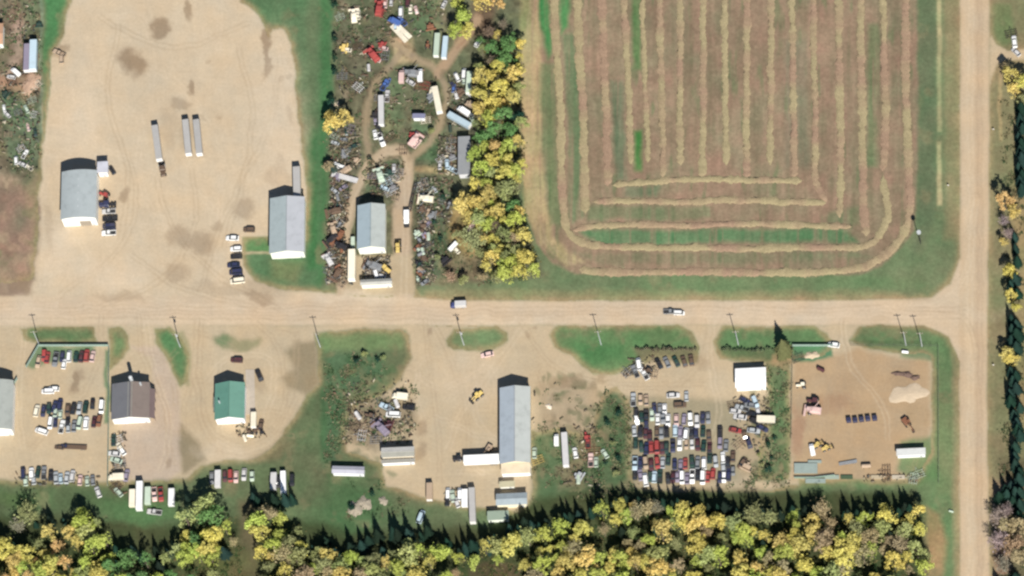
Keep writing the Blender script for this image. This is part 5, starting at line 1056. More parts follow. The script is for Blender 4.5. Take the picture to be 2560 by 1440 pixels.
# --- trailers at the wood edge
TG = 'trailers parked at the wood edge'
for x, y, k, c, lb in [(331, 1246, 'shorttrailer', 'C', 'short cream box trailer leftmost at the wood edge'), (349, 1240, 'midtrailer', 'W', 'longest white box trailer of the row at the wood edge'), (370, 1240, 'shorttrailer', 'H', 'pale green trailer right of the longest white one'), (386, 1236, 'pickup', 'P', 'pale pink pickup between trailers at the wood edge'),
                       (402, 1236, 'pickup', 'R', 'red pickup between trailers at the wood edge'), (429, 1244, 'shorttrailer', 'W', 'white ribbed trailer rightmost of the row at the wood edge'), (386, 1280, 'pickup', 'F', 'pale grey pickup alone in the grass at the wood edge')]:
    veh(k, x, y, (180 if k != 'pickup' else 185) if y < 1270 else 80, c, '', TG, label=lb)
for x, y, k, c, a in [(530, 1195, 'sedan', 'G', 0), (545, 1198, 'shorttrailer', 'F', 0), (562, 1190, 'sedan', 'M', 0), (576, 1190, 'van', 'R', 0), (590, 1192, 'sedan', 'P', 0), (610, 1186, 'sedan', 'F', 0), (630, 1190, 'hatch', 'H', 0), (684, 1204, 'shorttrailer', 'F', 0), (708, 1206, 'midtrailer', 'W', 0), (696, 1204, 'sedan', 'K', 0), (730, 1200, 'suv', 'K', 0)]:
    veh(k, x, y, a+180+rnd.uniform(-3, 3), c, 'in the row above the tall yellow trees', 'vehicles above the tall yellow trees', scale=1.0 if k != 'midtrailer' else .8)
# --- north-west yard
veh('farmtractor', 262, 489, 60, 'R', '', label='small red machine topmost in the column beside the rounded shop', scale=1.1)
for i, (x, y, c, k) in enumerate([(270, 512, 'N', 'semi_tractor'), (272, 528, 'F', 'pickup'), (275, 546, 'K', 'pickup'), (273, 565, 'N', 'van'), (272, 582, 'W', 'pickup')]):
    veh(k, x, y, 90, c, '', 'trucks in the column beside the rounded shop', label=f'{VC[c][0]} {INFO[k][1]} {ORD[i+2]} from the top beside the rounded shop', h=.9)
for i, (x, y, c, k, a) in enumerate([(623, 574, 'O', 'suv', 85), (581, 595, 'W', 'sedan', 86), (590, 622, 'W', 'suv', 90), (591, 641, 'K', 'suv', 90), (584, 662, 'N', 'sedan', 90), (590, 680, 'N', 'van', 92), (594, 702, 'C', 'van', 94)]):
    veh(k, x, y, a, c, '', 'cars left of the lawn', label=('dark brown car above the lawn beside the blue-grey shop' if i == 0 else f'{VC[c][0]} {INFO[k][1]} {ORD[i]} from the top in the column left of the lawn'))
NT = 'semi-trailers parked in the open yard'
veh('trailer', 393, 358, 8, 'J', '', NT, label='leftmost semi-trailer in the open yard, with a tractor unit at its foot')
veh('semi_tractor', 406, 420, 188, 'O', '', label='dark tractor unit at the foot of the leftmost semi-trailer')
veh('trailer', 468, 344, 6, 'J', '', NT, label='middle semi-trailer in the open yard'); veh('trailer', 495, 344, 6, 'J', '', NT, label='rightmost semi-trailer in the open yard')
veh('midtrailer', 743, 458, 2, 'J', '', NT, label='pale box trailer behind the blue-grey gabled shop', scale=1.12)
veh('hatch', 280, 425, 30, 'K', '', label='black hatchback right of the small white shed')
veh('pickup', 148, 133, 60, 'T', '', label='tan pickup half in the grass at the yard edge'); veh('suv', 154, 145, 0, 'T', '', label='tan boxy car below the tan pickup')
# --- road traffic and drives
bt = veh('boxtruck', 1146, 762, 90, 'F', '', label='box truck with navy cab driving left on the gravel road', h=1.4)
for c_ in bt.children:
    if c_.name.startswith('cab'): c_.color = (.035, .05, .16, 1)
veh('pickup', 1676, 779, 268, 'G', '', label='grey pickup on the gravel road towing towards the right', scale=1.0); veh('van', 1698, 782, 265, 'W', '', label='white van right in front of the grey pickup on the road', scale=.85)
veh('suv', 592, 900, 84, 'M', '', label='dark maroon car above the green-roofed shop'); veh('sedan', 648, 938, 22, 'K', '', label='long black sedan slanted at the corner of the concrete apron', scale=1.15)
veh('sedan', 1218, 886, 100, 'P', '', label='pale pink sedan at the lower edge of the oval lawn')
veh('loader', 1194, 990, 130, 'Y', '', label='yellow wheel loader in the yard left of the longest building'); veh('loader', 995, 618, 0, 'Y', '', label='yellow wheel loader on the scrapyard track by the shop')
veh('loader', 963, 672, 50, 'Y', '', label='yellow wheel loader above the low white container shed', scale=1.05); veh('excavator', 1222, 1122, 150, 'T', '', label='tan digger at the corner of the longest building', scale=.8)
veh('sedan', 652, 1062, -10, 'O', '', label='brown sedan below the concrete apron'); veh('shorttrailer', 634, 1050, 0, 'C', '', label='cream box trailer at the foot of the concrete apron', scale=.9)
for x, y, k, c, a in [(622, 1080, 'farmtractor', 'O', 30), (640, 1078, 'farmtractor', 'O', -30), (612, 1096, 'tank', 'C', 20), (626, 1090, 'tank', 'C', 80), (655, 1080, 'farmtractor', 'K', 10)]: veh(k, x, y, a, c, 'below the green-roofed shop', scale=.8)
veh('midtrailer', 1205, 1150, 90, 'W', '', label='white box trailer parked against the longest building', scale=1.2); veh('semi_tractor', 1150, 1146, 90, 'K', '', label='black tractor unit coupled to the white box trailer', scale=.8)
veh('trailer', 1413, 1124, 3, 'F', '', label='lone pale semi-trailer in the grass left of the crowded lot', scale=.92); veh('boxtruck', 1391, 1098, 0, 'W', '', label='white box truck left of the lone pale semi-trailer', scale=.8)
for x, y, k, c, a in [(1466, 1094, 'farmtractor', 'R', 10), (1470, 1104, 'pickup', 'R', 0), (1438, 1132, 'hatch', 'W', 10), (1477, 1150, 'pickup', 'P', 0), (1490, 1155, 'hatch', 'H', 0), (1446, 1190, 'baler', 'S', 60), (1446, 1200, 'tank', 'H', 0), (1344, 1150, 'harrow', 'Y', 20), (1336, 1132, 'hatch', 'H', 0), (1512, 1134, 'hatch', 'H', 30), (1486, 1128, 'harrow', 'E', 0)]:
    veh(k, x, y, a, c, 'in rough grass around the lone semi-trailer', 'odd vehicles in the rough grass', 'y')
# --- yard between the mobile home and longest building
for x, y, k, c, a in [(1000, 990, 'boxtruck', 'C', 80), (1022, 1018, 'suv', 'K', 80), (966, 1018, 'pickup', 'L', 60), (975, 1026, 'pickup', 'G', 20), (983, 1036, 'van', 'W', 84), (992, 1010, 'tank', 'F', 20), (895, 1040, 'tank', 'F', 30), (890, 1066, 'harrow', 'O', 50), (915, 1072, 'harrow', 'T', 100), (942, 1056, 'harrow', 'U', 30), (955, 1072, 'combine', 'U', 40), (925, 1040, 'farmtractor', 'O', 70), (970, 1062, 'baler', 'M', 70), (905, 1088, 'harrow', 'F', 80),
                      (1120, 1235, 'van', 'W', 0), (1132, 1240, 'sedan', 'H', 10), (1150, 1236, 'van', 'W', 0), (1162, 1246, 'shorttrailer', 'W', 0), (1142, 1256, 'hatch', 'F', 20), (1118, 1252, 'hatch', 'K', 0), (1074, 1230, 'shorttrailer', 'T', 0), (1052, 1292, 'van', 'L', -20), (940, 1100, 'harrow', 'G', 0)]:
    veh(k, x, y, a, c, 'in the junk patch above the striped shed' if y < 1110 else 'in the group below the open dirt yard', 'worn vehicles around the open dirt yard', 'x')
veh('trailer', 1181, 1264, 2, 'J', '', label='grey-roofed semi-trailer left of the small sheds', scale=.95)
# --- east lot
veh('combine', 2034, 1026, 80, 'P', '', label='pale lavender combine in the left part of the fenced east lot', scale=.9); veh('farmtractor', 2034, 1004, 80, 'M', '', label='maroon tractor just above the pale combine', scale=1.2)
veh('tank', 2052, 924, 60, 'M', '', label='dark maroon tank near the top of the east lot', scale=.85); veh('farmtractor', 2004, 964, 90, 'C', '', label='cream tractor at the left fence of the east lot'); veh('hatch', 2084, 862, 80, 'W', '', label='white hatchback in the gateway of the east lot')
for i, (x, y) in enumerate([(2122, 1051), (2138, 1051), (2154, 1049), (2170, 1047), (2187, 1046)]): veh('cubetank', x, y, 4, 'N', '', 'dark square tanks in a line', label=f'{["leftmost", "second from the left", "middle", "second from the right", "rightmost"][i]} of the five dark square tanks in the east lot', scale=1.5)
veh('excavator', 2266, 1056, 215, 'E', '', label='rust-coloured excavator reaching towards the right fence', scale=.9)
veh('boxtruck', 2030, 1122, 10, 'W', '', label='white box truck at the lower left of the east lot', scale=.8); veh('loader', 2044, 1112, -60, 'Y', '', label='yellow loader beside the white box truck of the east lot', scale=.8); veh('loader', 2066, 1120, -70, 'Y', '', label='yellow loader right of the other in the east lot', scale=.8)
veh('flatbed', 2120, 1156, 98, 'G', '', label='grey flatbed lying in the lower part of the east lot', scale=.6)
for x, y, k, c, a in [(2166, 1166, 'tank', 'T', 90), (2216, 1190, 'harrow', 'O', 90), (2216, 1176, 'harrow', 'O', 90), (2284, 1196, 'harrow', 'H', 80), (2296, 1186, 'harrow', 'H', 20)]:
    veh(k, x, y, a, c, 'in the line along the bottom of the east lot', 'things stored along the bottom of the east lot')
veh('tank', 2263, 880, 80, 'W', '', label='small white tank in the grass at the top right fence', scale=.7); veh('harrow', 1995, 895, 20, 'D', '', label='dark green implement in the top left of the east lot')
veh('sedan', 2536, 104, 5, 'W', '', label='white sedan at the field drive on the right edge'); veh('hatch', 2540, 130, 40, 'F', '', label='pale grey hatchback below the white sedan at the right edge'); veh('harrow', 2528, 84, 10, 'K', '', label='black implement above the white sedan at the right edge')
veh('tank', 2378, 1278, 70, 'H', '', label='small pale green tank on the verge near the bottom', scale=.5)

# --- scrapyard
def scr(items, place, group='wrecks and implements in the scrapyard'):
    for x, y, k, c, a in items: veh(k, x, y, a+rnd.uniform(-6, 6), c, place, group, 'y', scale=rnd.uniform(.78, .98)*(.86 if 'strip' in place else 1))
veh('trailer', 953, 276, 1, 'F', '', label='white semi-trailer inside the left side of the scrapyard loop', scale=.85); veh('pickup', 953, 349, 200, 'W', '', label='white pickup at the foot of the scrapyard semi-trailer'); veh('farmtractor', 948, 322, 200, 'K', '', label='black tractor between semi-trailer and white pickup')
veh('hatch', 938, 336, 10, 'W', '', label='small white hatchback left of the white pickup in the scrapyard'); veh('crane', 1017, 552, 180, 'W', '', label='white service truck below the long crane boom', scale=.95)
veh('midtrailer', 880, 664, 0, 'C', '', label='long cream ribbed trailer left of the scrapyard shop', scale=1.1); veh('boxtruck', 882, 605, 180, 'H', '', label='pale green box truck above the long cream trailer', scale=.7)
scr([(940, 684, 'van', 'W', 10), (950, 690, 'sedan', 'F', 70), (925, 680, 'harrow', 'G', 20), (935, 665, 'combine', 'G', 70), (920, 660, 'baler', 'K', 10)], 'between scrapyard shop and container shed')
scr([(948, 22, 'combine', 'R', -10), (954, 30, 'van', 'R', -10), (1002, 30, 'van', 'W', 0), (985, 52, 'boxtruck', 'B', 60), (1005, 52, 'pickup', 'B', 40), (988, 66, 'hatch', 'L', 0), (1026, 22, 'sedan', 'C', 0), (1040, 24, 'sedan', 'P', 10), (1076, 66, 'baler', 'E', 10), (885, 40, 'combine', 'C', 10), (850, 42, 'harrow', 'H', 20), (895, 36, 'suv', 'C', 0), (978, 4, 'hatch', 'F', 0), (963, 8, 'sedan', 'P', 0), (1020, 4, 'van', 'M', 0), (1110, 10, 'hatch', 'F', -30), (1070, 114, 'farmtractor', 'E', 0)], 'in the top part of the scrapyard')
scr([(998, 84, 'flatbed', 'C', 38), (1007, 76, 'flatbed', 'C', 38)], 'above the sandy clearing of the scrapyard')
scr([(858, 120, 'baler', 'Y', 80), (866, 124, 'sedan', 'C', 80), (933, 138, 'combine', 'R', 40), (940, 148, 'sedan', 'P', 60), (953, 112, 'baler', 'R', 60), (958, 120, 'sedan', 'P', 80), (963, 138, 'harrow', 'G', 80), (895, 115, 'harrow', 'O', 20), (922, 170, 'tank', 'F', 0), (895, 218, 'harrow', 'W', -40), (880, 205, 'harrow', 'O', 20), (855, 190, 'harrow', 'G', 0)], 'left of the sandy clearing of the scrapyard')
scr([(1092, 112, 'midtrailer', 'H', -6), (1112, 118, 'midtrailer', 'L', -10), (1004, 190, 'boxtruck', 'P', 0), (1030, 184, 'combine', 'G', 80), (1050, 186, 'boxtruck', 'W', 0), (962, 212, 'pickup', 'B', -20), (970, 204, 'sedan', 'B', -20), (1046, 212, 'harrow', 'E', 80), (1065, 214, 'harrow', 'R', 70), (1078, 228, 'suv', 'C', -15), (1093, 250, 'midtrailer', 'C', 16), (1076, 242, 'baler', 'G', 40), (1026, 205, 'hatch', 'F', 60)], 'inside the scrapyard loop')
scr([(948, 244, 'harrow', 'G', 0), (968, 240, 'pickup', 'F', 0), (978, 250, 'harrow', 'T', 10), (938, 300, 'sedan', 'U', 10), (940, 285, 'baler', 'K', 0), (1064, 300, 'harrow', 'C', 0), (1036, 350, 'combine', 'P', -40), (1030, 338, 'baler', 'R', 40), (1042, 358, 'suv', 'P', -40), (1058, 340, 'harrow', 'D', 30), (1008, 374, 'harrow', 'O', 90), (972, 345, 'harrow', 'O', 40)], 'in the lower half of the scrapyard loop')
scr([(1196, 106, 'van', 'W', -40), (1142, 192, 'van', 'W', 20), (1160, 185, 'van', 'W', 0), (1160, 200, 'hatch', 'H', 0), (1133, 214, 'sedan', 'N', 30), (1134, 220, 'sedan', 'B', 0), (1172, 232, 'suv', 'W', 40), (1150, 228, 'baler', 'O', 40), (1180, 262, 'boxtruck', 'T', 60), (1158, 276, 'boxtruck', 'W', 55), (1172, 284, 'van', 'S', 50), (1148, 300, 'midtrailer', 'L', 50), (1182, 302, 'hatch', 'H', 30), (1126, 322, 'tank', 'D', 0), (1172, 206, 'midtrailer', 'H', 0), (1140, 236, 'sedan', 'F', 10)], 'left of the belt beside the scrapyard loop')
scr([(1128, 350, 'harrow', 'G', 0), (1126, 372, 'harrow', 'F', 0), (1130, 392, 'baler', 'G', 20), (1102, 398, 'harrow', 'F', 30), (1118, 410, 'suv', 'L', 0), (1100, 412, 'sedan', 'F', 0), (1132, 424, 'pickup', 'L', 60), (1110, 380, 'harrow', 'K', 10)], 'left of the long narrow grey shed')
scr([(950, 438, 'combine', 'H', 20), (930, 440, 'harrow', 'U', -10), (985, 420, 'hatch', 'F', 0), (965, 455, 'harrow', 'L', 20), (985, 448, 'harrow', 'F', 50), (982, 468, 'baler', 'G', 20), (962, 470, 'sedan', 'L', 70), (975, 480, 'harrow', 'F', 20), (990, 490, 'harrow', 'T', 70), (970, 430, 'baler', 'D', 20), (995, 430, 'harrow', 'G', 0)], 'in the grassy loop above the scrapyard shop')
cols = 'GGUTGSEGHOOEUTKDF'
west = []
for i in range(46):
    y = 322+i*8.6; x = rnd.uniform(828, 895 if y < 420 else (870 if y < 500 else 852)) if y < 560 else rnd.uniform(818, 858)
    west.append((x, y, rnd.choice(['harrow', 'harrow', 'baler', 'farmtractor', 'combine', 'sedan', 'tank', 'harrow', 'sedan']), rnd.choice(cols), rnd.uniform(0, 180)))
scr([q for q in west if q[1] < 450], 'in the upper west strip of the scrapyard', 'junk in the west strip of the scrapyard'); scr([q for q in west if 450 <= q[1] < 590], 'in the middle west strip of the scrapyard', 'junk in the west strip of the scrapyard'); scr([q for q in west if q[1] >= 590], 'in the lower west strip of the scrapyard', 'junk in the west strip of the scrapyard')
scr([(842, 412, 'van', 'W', 60), (855, 418, 'van', 'W', 70), (862, 444, 'flatbed', 'F', 70)], 'below the spreading golden tree of the scrapyard')
east = []
for i in range(44):
    y = 455+i*5.8; x = rnd.uniform(1042, 1082 if y < 560 else 1078)
    if y < 545: x = rnd.uniform(1042, 1130)
    east.append((x, y, rnd.choice(['harrow', 'harrow', 'baler', 'farmtractor', 'sedan', 'tank', 'harrow', 'baler']), rnd.choice('GGUTEOHKSDG'), rnd.uniform(0, 180)))
scr([q for q in east if q[1] < 560], 'in the upper east strip of the scrapyard', 'junk in the east strip of the scrapyard'); scr([q for q in east if q[1] >= 560], 'in the lower east strip of the scrapyard', 'junk in the east strip of the scrapyard')
veh('combine', 1066, 497, 80, 'C', '', label='cream combine right of the long crane boom', scale=.85); veh('tank', 1071, 592, 0, 'H', '', label='round pale green tank in the east strip of the scrapyard', scale=.9)
veh('shorttrailer', 1132, 614, -42, 'W', '', label='white box trailer aslant below the round tan clearing', scale=.62); veh('hatch', 1140, 624, 40, 'C', '', label='cream hatchback beside the slanted white trailer', scale=.9)
veh('flatbed', 1182, 562, -35, 'P', '', label='pale wreck lying in the round tan clearing', scale=.7); veh('baler', 1112, 650, 40, 'K', '', label='black baler above the bare russet tree')
# far left strip
veh('midtrailer', 84, 140, 0, 'L', '', label='pale blue semi-trailer in the upper left junk strip', scale=1.12); veh('midtrailer', 68, 145, 0, 'U', '', label='mauve grey trailer left of the pale blue one', scale=1.0)
scr([(38, 178, 'boxtruck', 'W', 40), (28, 192, 'suv', 'F', 70), (10, 270, 'suv', 'W', 10), (66, 272, 'suv', 'H', 20), (70, 318, 'sedan', 'P', 10), (40, 400, 'van', 'W', 0), (62, 385, 'pickup', 'W', -30), (56, 410, 'sedan', 'F', 60), (72, 418, 'pickup', 'C', 50), (18, 286, 'hatch', 'F', 40), (88, 330, 'sedan', 'D', 10), (80, 250, 'harrow', 'H', 20), (92, 212, 'harrow', 'C', 40), (30, 205, 'harrow', 'O', 20), (12, 235, 'baler', 'D', 60), (45, 280, 'harrow', 'G', 10), (85, 285, 'harrow', 'F', 70), (52, 370, 'harrow', 'F', 30), (98, 60, 'baler', 'D', 0), (20, 335, 'harrow', 'T', 0)], 'in the upper left junk strip', 'junk at the upper left edge')
veh('semi_tractor', 405, 1162, 0, 'O', '', label='brown tractor unit near the foot of the gravel drive', scale=.6) if False else None
# long crane boom lying beside the track
s = MB(); a_, b2 = P(1024, 526, 1.2), P(1040, 455, 1.2)
for dx in (-.5, .5):
    for dz in (0, .7): s.bar((a_.x+dx, a_.y, .9+dz), (b2.x+dx, b2.y, .9+dz), .1, M['dark'], 5)
for k in range(14):
    t = k/14; x0, y0 = a_.x+(b2.x-a_.x)*t, a_.y+(b2.y-a_.y)*t; x1, y1 = a_.x+(b2.x-a_.x)*(t+.07), a_.y+(b2.y-a_.y)*(t+.07)
    s.bar((x0-.5, y0, 1.6), (x1+.5, y1, 1.6), .06, M['dark'], 4); s.bar((x0-.5, y0, .9), (x1-.5, y1, 1.6), .05, M['dark'], 4); s.bar((x0+.5, y0, .9), (x1+.5, y1, 1.6), .05, M['dark'], 4); s.box(x0-.5, x0+.5, y0-.1, y0+.1, 0, .9, M['rust']) if k % 4 == 0 else None
o = s.build('crane_boom'); tagset(o, 'long dark lattice crane boom lying along the scrapyard track', 'crane boom')

# ================================================================ POLES, FENCES, PILES
def pole(x, y, label, h=13.4, arm=True, can=False):
    p = P(x, y); o = bpy.data.objects.new('utility_pole', None); COL.objects.link(o); o.location = (p.x, p.y, 0); tagset(o, label, 'utility pole', 'utility poles along the gravel road')
    b = MB(); b.bar((0, 0, 0), (0, 0, h), .2, M['galv'], 8, .13); b.build('post', o)
    if arm:
        b = MB(); b.box(-1.3, 1.3, -.08, .08, h-.7, h-.52, M['wood']); a = b.build('crossarm', o)
        for dx in (-1.2, 0, 1.2): i_ = MB(); i_.bar((dx, 0, h-.51 if dx else h+.01), (dx, 0, h-.3 if dx else h+.2), .07, M['lamp'], 6); i_.build('insulator', a)
    if can: b = MB(); b.bar((.42, 0, h-2.6), (.42, 0, h-1.5), .3, M['galv'], 10); b.build('transformer', o)
for x, y, l, c in [(98, 862, 'leftmost utility pole, at the corner of the west lot', 0), (451, 868, 'utility pole on the teardrop lawn left of the green-roofed shop', 1), (801, 868, 'utility pole at the left end of the large meadow lawn', 0), (1160, 863, 'utility pole on the oval lawn island', 1),
                   (1503, 862, 'utility pole in the middle of the lawn above the hedge', 0), (1846, 862, 'utility pole on the lawn left of the lone spruce', 0), (2265, 864, 'left pole of the pair near the junction', 0), (2305, 866, 'right pole of the pair near the junction', 0)]: pole(x, y, l, can=bool(c))
p = P(2302, 610); o = bpy.data.objects.new('siren_mast', None); COL.objects.link(o); o.location = (p.x, p.y, 0); tagset(o, 'thin dark mast with round head at the lower right field corner', 'mast')
b = MB(); b.bar((0, 0, 0), (0, 0, 10.6), .14, M['dark'], 8); b.build('post', o); b = MB(); b.bar((0, 0, 10.9), (0, 0, 11.7), .85, M['galv'], 14); b.build('drum_head', o)
for x, y, l in [(2371, 466, 'short marker post in the verge beside the country road'), (2484, 326, 'short marker post right of the country road, upper one'), (2484, 915, 'short marker post right of the country road, lower one')]:
    p = P(x, y); b = MB(); b.bar((0, 0, 0), (0, 0, 1.7), .12, M['wood'], 6); b.box(-.35, .35, -.05, -.13, 1.1, 1.6, M['white']); o = b.build('marker_post'); o.location = (p.x, p.y, 0); tagset(o, l, 'marker post')
M['wire'] = mat('dull_wire', (.13, .15, .11), rough=.7, noise=0)
def fence(pts, label, solid=True, h=2.0, seg=3.0, gap=()):
    o = bpy.data.objects.new('fence', None); COL.objects.link(o); p0 = P(*pts[0]); o.location = (p0.x, p0.y, 0); tagset(o, label, 'fence')
    po = MB(); po.bar((0, 0, 0), (0, 0, h+.1), .05, M['galv' if solid else 'wire'], 6); pm = po.mesh('post')
    for (ax, ay), (bx, by) in zip(pts, pts[1:]):
        a = P(ax, ay)-p0; b = P(bx, by)-p0; L = (b-a).length; n = max(1, round(L/seg)); an = math.atan2(b.y-a.y, b.x-a.x); sl_ = L/n
        pn = MB()
        if solid:
            pn.box(.06, sl_-.06, -.03, .03, .08, h, M['fence'])
            for zz in (.4, 1.6): pn.box(.06, sl_-.06, -.07, -.035, zz, zz+.08, M['galv'])
        else:
            for zz in (.1, 1.05, h): pn.bar((0, 0, zz), (sl_, 0, zz), .02, M['wire'], 4)
            for k in range(10): pn.bar((k*sl_/10, 0, .1), ((k+1)*sl_/10, 0, h), .010, M['wire'], 3); pn.bar(((k+1)*sl_/10, 0, .1), (k*sl_/10, 0, h), .010, M['wire'], 3)
        pme = pn.mesh('panel')
        for k in range(n):
            q = a+(b-a)*(k/n); link('panel' if solid else 'wire_panel', pme, o, loc=(q.x, q.y, 0), rot=an); link('post', pm, o, loc=(q.x, q.y, 0))
        link('post', pm, o, loc=(b.x, b.y, 0))
fence([(66, 920), (97, 866), (272, 866)], 'pale green slatted fence with a bent corner around the west lot top'); fence([(273, 870), (272, 1080), (270, 1215)], 'pale green slatted fence between west lot and dark-roofed shop', h=1.8)
fence([(32, 968), (44, 948)], 'short slatted fence at the corner of the cut-off left building'); fence([(1982, 866), (2084, 866)], 'slatted fence left of the east lot gateway')
fence([(2126, 864), (2346, 866), (2347, 1210)], 'wire fence around the top and right of the east lot', False); fence([(1982, 870), (1978, 1100)], 'wire fence on the left side of the east lot', False)
fence([(2088, 1190), (2036, 1196), (1986, 1196)], 'slatted fence behind the pale slabs at the lower left of the east lot', h=1.4)
def mound(name, x, y, rx, ry, h, mt, label, cat, seed, n=22, group=None):
    rs = np.random.RandomState(seed); c = P(x, y); V = [(c.x, c.y, h)]; F = []; rings = 6
    for r in range(1, rings+1):
        t = r/rings
        for i in range(n):
            a = 2*math.pi*i/n; k = 1+.22*math.sin(a*2+seed)+.14*math.sin(a*5+seed*2)+rs.normal(0, .03)
            V.append((c.x+math.cos(a)*rx*t*k, c.y+math.sin(a)*ry*t*k, max(.0, h*(1-t**1.4)*(1+rs.normal(0, .05)))-(.08 if r == rings else 0)))
    for i in range(n): F.append((0, 1+i, 1+(i+1) % n))
    for r in range(rings-1):
        for i in range(n): F.append((1+r*n+i, 1+(r+1)*n+i, 1+(r+1)*n+(i+1) % n, 1+r*n+(i+1) % n))
    b = MB(); b.add(V, F, mt); o = b.build(name); tagset(o, label, cat, group); return o
brick_dirt = mat('dark_soil', alb(126, 104, 92), rough=1, noise=.2, bump=.4)
mound('sand_pile', 2270, 984, 6.9, 4.9, .55, M['sand'], 'broad pale sand pile near the right fence of the east lot', 'sand pile', 1)
for i, (x, y, rx, ry, l) in enumerate([(2246, 934, 2.6, 1.1, 'dark soil heap left end of the line above the sand'), (2268, 936, 2.4, 1.3, 'dark soil heap in the middle of the line above the sand'), (2288, 944, 2.4, 1.0, 'dark soil heap right end of the line above the sand')]): mound('soil_heap', x, y, rx, ry, 1.0, brick_dirt, l, 'soil heap', i+3)
rub = mat('rubble', alb(186, 174, 152), rough=1, noise=.25, nscale=2, bump=.6)
mound('rubble_pile', 888, 1272, 2.4, 4.2, 1.2, rub, 'long pale rubble pile in the grass above the spruces, left one', 'rubble pile', 8); mound('rubble_pile', 912, 1258, 2.6, 3.2, 1.0, rub, 'round pale rubble pile in the grass above the spruces', 'rubble pile', 9); mound('rubble_pile', 958, 1252, 2.0, 1.8, .9, rub, 'small pale rubble pile right of the two larger ones', 'rubble pile', 10)
mound('soil_heap', 78, 208, 4, 4.6, 1.2, mat('clay', alb(206, 172, 144), rough=1, noise=.15, bump=.4), 'orange clay heap below the pale blue semi-trailer', 'soil heap', 12); mound('sand_pile', 2030, 888, 2.6, 2.0, .8, M['sand'], 'small sand pile in the top left of the east lot', 'sand pile', 14)
mound('sand_pile', 838, 258, 1.6, 1.6, .8, M['sand'], 'tiny sand pile above the spreading golden tree', 'sand pile', 15); mound('gravel_pile', 1372, 1016, 1.4, 1.2, .7, mat('pale_gravel', (.6, .52, .42), noise=.2), 'tiny pale gravel pile right of the longest building', 'gravel pile', 16)
def slab(x0, y0, x1, y1, mt, label, name='concrete_slab', cat='slab', h=.5):
    q = [P(x0, y1), P(x1, y1), P(x1, y0), P(x0, y0)]; b = MB(); b.add([(p.x, p.y, z) for z in (0, h) for p in q], [(4, 5, 6, 7), (0, 1, 5, 4), (1, 2, 6, 5), (2, 3, 7, 6), (3, 0, 4, 7)], mt); tagset(b.build(name), label, cat)
for x0_, x1_, c_, l_ in [(2062, 2098, (172, 186, 172), 'pale green'), (2102, 2132, (84, 104, 78), 'dark green'), (2178, 2206, (206, 188, 158), 'tan'), (2230, 2262, (214, 202, 180), 'cream')]:
    slab(x0_, 1189, x1_, 1198, wallmat(tuple(int(q*.82) for q in c_)), f'{l_} low stack lying along the bottom edge of the east lot', 'low_stack', 'stack', .6)
slab(1986, 1160, 2044, 1184, M['tarp'], 'pale green tarp-covered stack at the lower left of the east lot', 'tarp_stack', 'stack', 1.0); slab(2020, 1152, 2054, 1158, M['tarp'], 'small pale stack above the tarp-covered one', 'tarp_stack', 'stack', .7); slab(2014, 1198, 2064, 1208, M['tarp'], 'long pale stack outside the lower left fence of the east lot', 'tarp_stack', 'stack', .7)
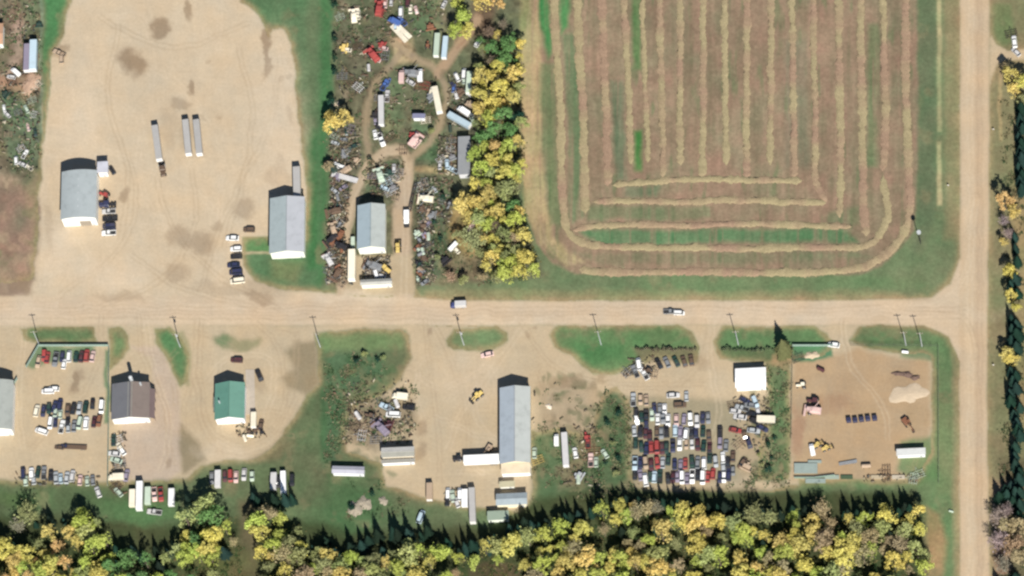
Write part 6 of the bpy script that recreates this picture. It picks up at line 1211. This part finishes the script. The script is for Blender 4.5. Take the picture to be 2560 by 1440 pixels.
# loose scrap nobody could count
def scrap(zones, name, label, n, seed):
    rs = np.random.RandomState(seed); V = []; F = []; CC = []
    pal = [lin(c)/EXPK for c in ((104, 100, 90), (120, 114, 100), (84, 82, 76), (138, 132, 118), (108, 108, 92), (118, 98, 86), (136, 118, 104), (62, 62, 60), (160, 154, 140), (100, 106, 108), (204, 200, 188), (92, 96, 80))]
    tot = 0
    for (x0, y0, x1, y1, wgt) in zones:
        for k in range(int(n*wgt)):
            x = rs.uniform(x0, x1); y = rs.uniform(y0, y1); p = P(x, y); l_, w_, h_ = rs.uniform(.3, 1.7), rs.uniform(.08, .5), rs.uniform(.15, .9)
            a = rs.uniform(0, 3.14); cs, sn = math.cos(a), math.sin(a); tl = rs.uniform(-.2, .2)
            m0 = len(V)
            for zz in (0, 1):
                for u, v in ((-1, -1), (1, -1), (1, 1), (-1, 1)):
                    s_ = 1-.15*zz; V.append((p.x+(u*l_*cs-v*w_*sn)*s_*.6, p.y+(u*l_*sn+v*w_*cs)*s_*.6, zz*h_+zz*u*tl))
            F += [(m0+4, m0+5, m0+6, m0+7), (m0, m0+1, m0+5, m0+4), (m0+1, m0+2, m0+6, m0+5), (m0+2, m0+3, m0+7, m0+6), (m0+3, m0, m0+4, m0+7)]
            c = pal[rs.randint(len(pal))]*rs.uniform(.6, 1.15)*np.array([1.08, 1.0, .86]); CC += [(*np.clip(c, .01, .8), 1)]*8
    o = link(name, raw_mesh(name, np.array(V), np.array(F), M['scrap'], np.array(CC))); tagset(o, label, kind='stuff')
scrap([(826, 322, 900, 420, 1), (826, 420, 872, 560, 1.1), (816, 560, 862, 712, 1.3), (862, 600, 880, 712, .3), (1042, 445, 1085, 712, 1.6), (1085, 445, 1130, 560, .6), (925, 410, 1000, 490, .9), (1095, 340, 1145, 440, .7), (1120, 180, 1195, 320, .7), (905, 640, 975, 690, .5)], 'loose_scrap', 'loose metal scrap strewn over the lower scrapyard', 260, 5)
scrap([(840, 10, 970, 160, .7), (960, 0, 1110, 90, .6), (845, 160, 930, 235, .4), (935, 170, 1095, 260, .5), (935, 230, 985, 350, .3)], 'loose_scrap', 'loose metal scrap strewn over the upper scrapyard', 150, 6)
scrap([(0, 0, 100, 100, .5), (0, 160, 100, 430, 1.2)], 'loose_scrap', 'loose metal scrap in the upper left strip', 200, 7)
scrap([(868, 1000, 1030, 1100, 1.1), (830, 950, 1040, 1110, .5), (1110, 1220, 1168, 1262, .3), (1400, 1060, 1500, 1220, .5), (280, 1080, 315, 1240, .5), (40, 1180, 250, 1215, .4), (1835, 990, 1925, 1120, .7), (1560, 890, 1640, 940, .3), (590, 1060, 665, 1100, .2), (2160, 1185, 2310, 1205, .3), (1330, 960, 1480, 1060, .06)], 'loose_scrap', 'loose scrap lying around the southern yards', 170, 8)
finish_labels()
print('trees', NW, 'objects', len(SC.objects))
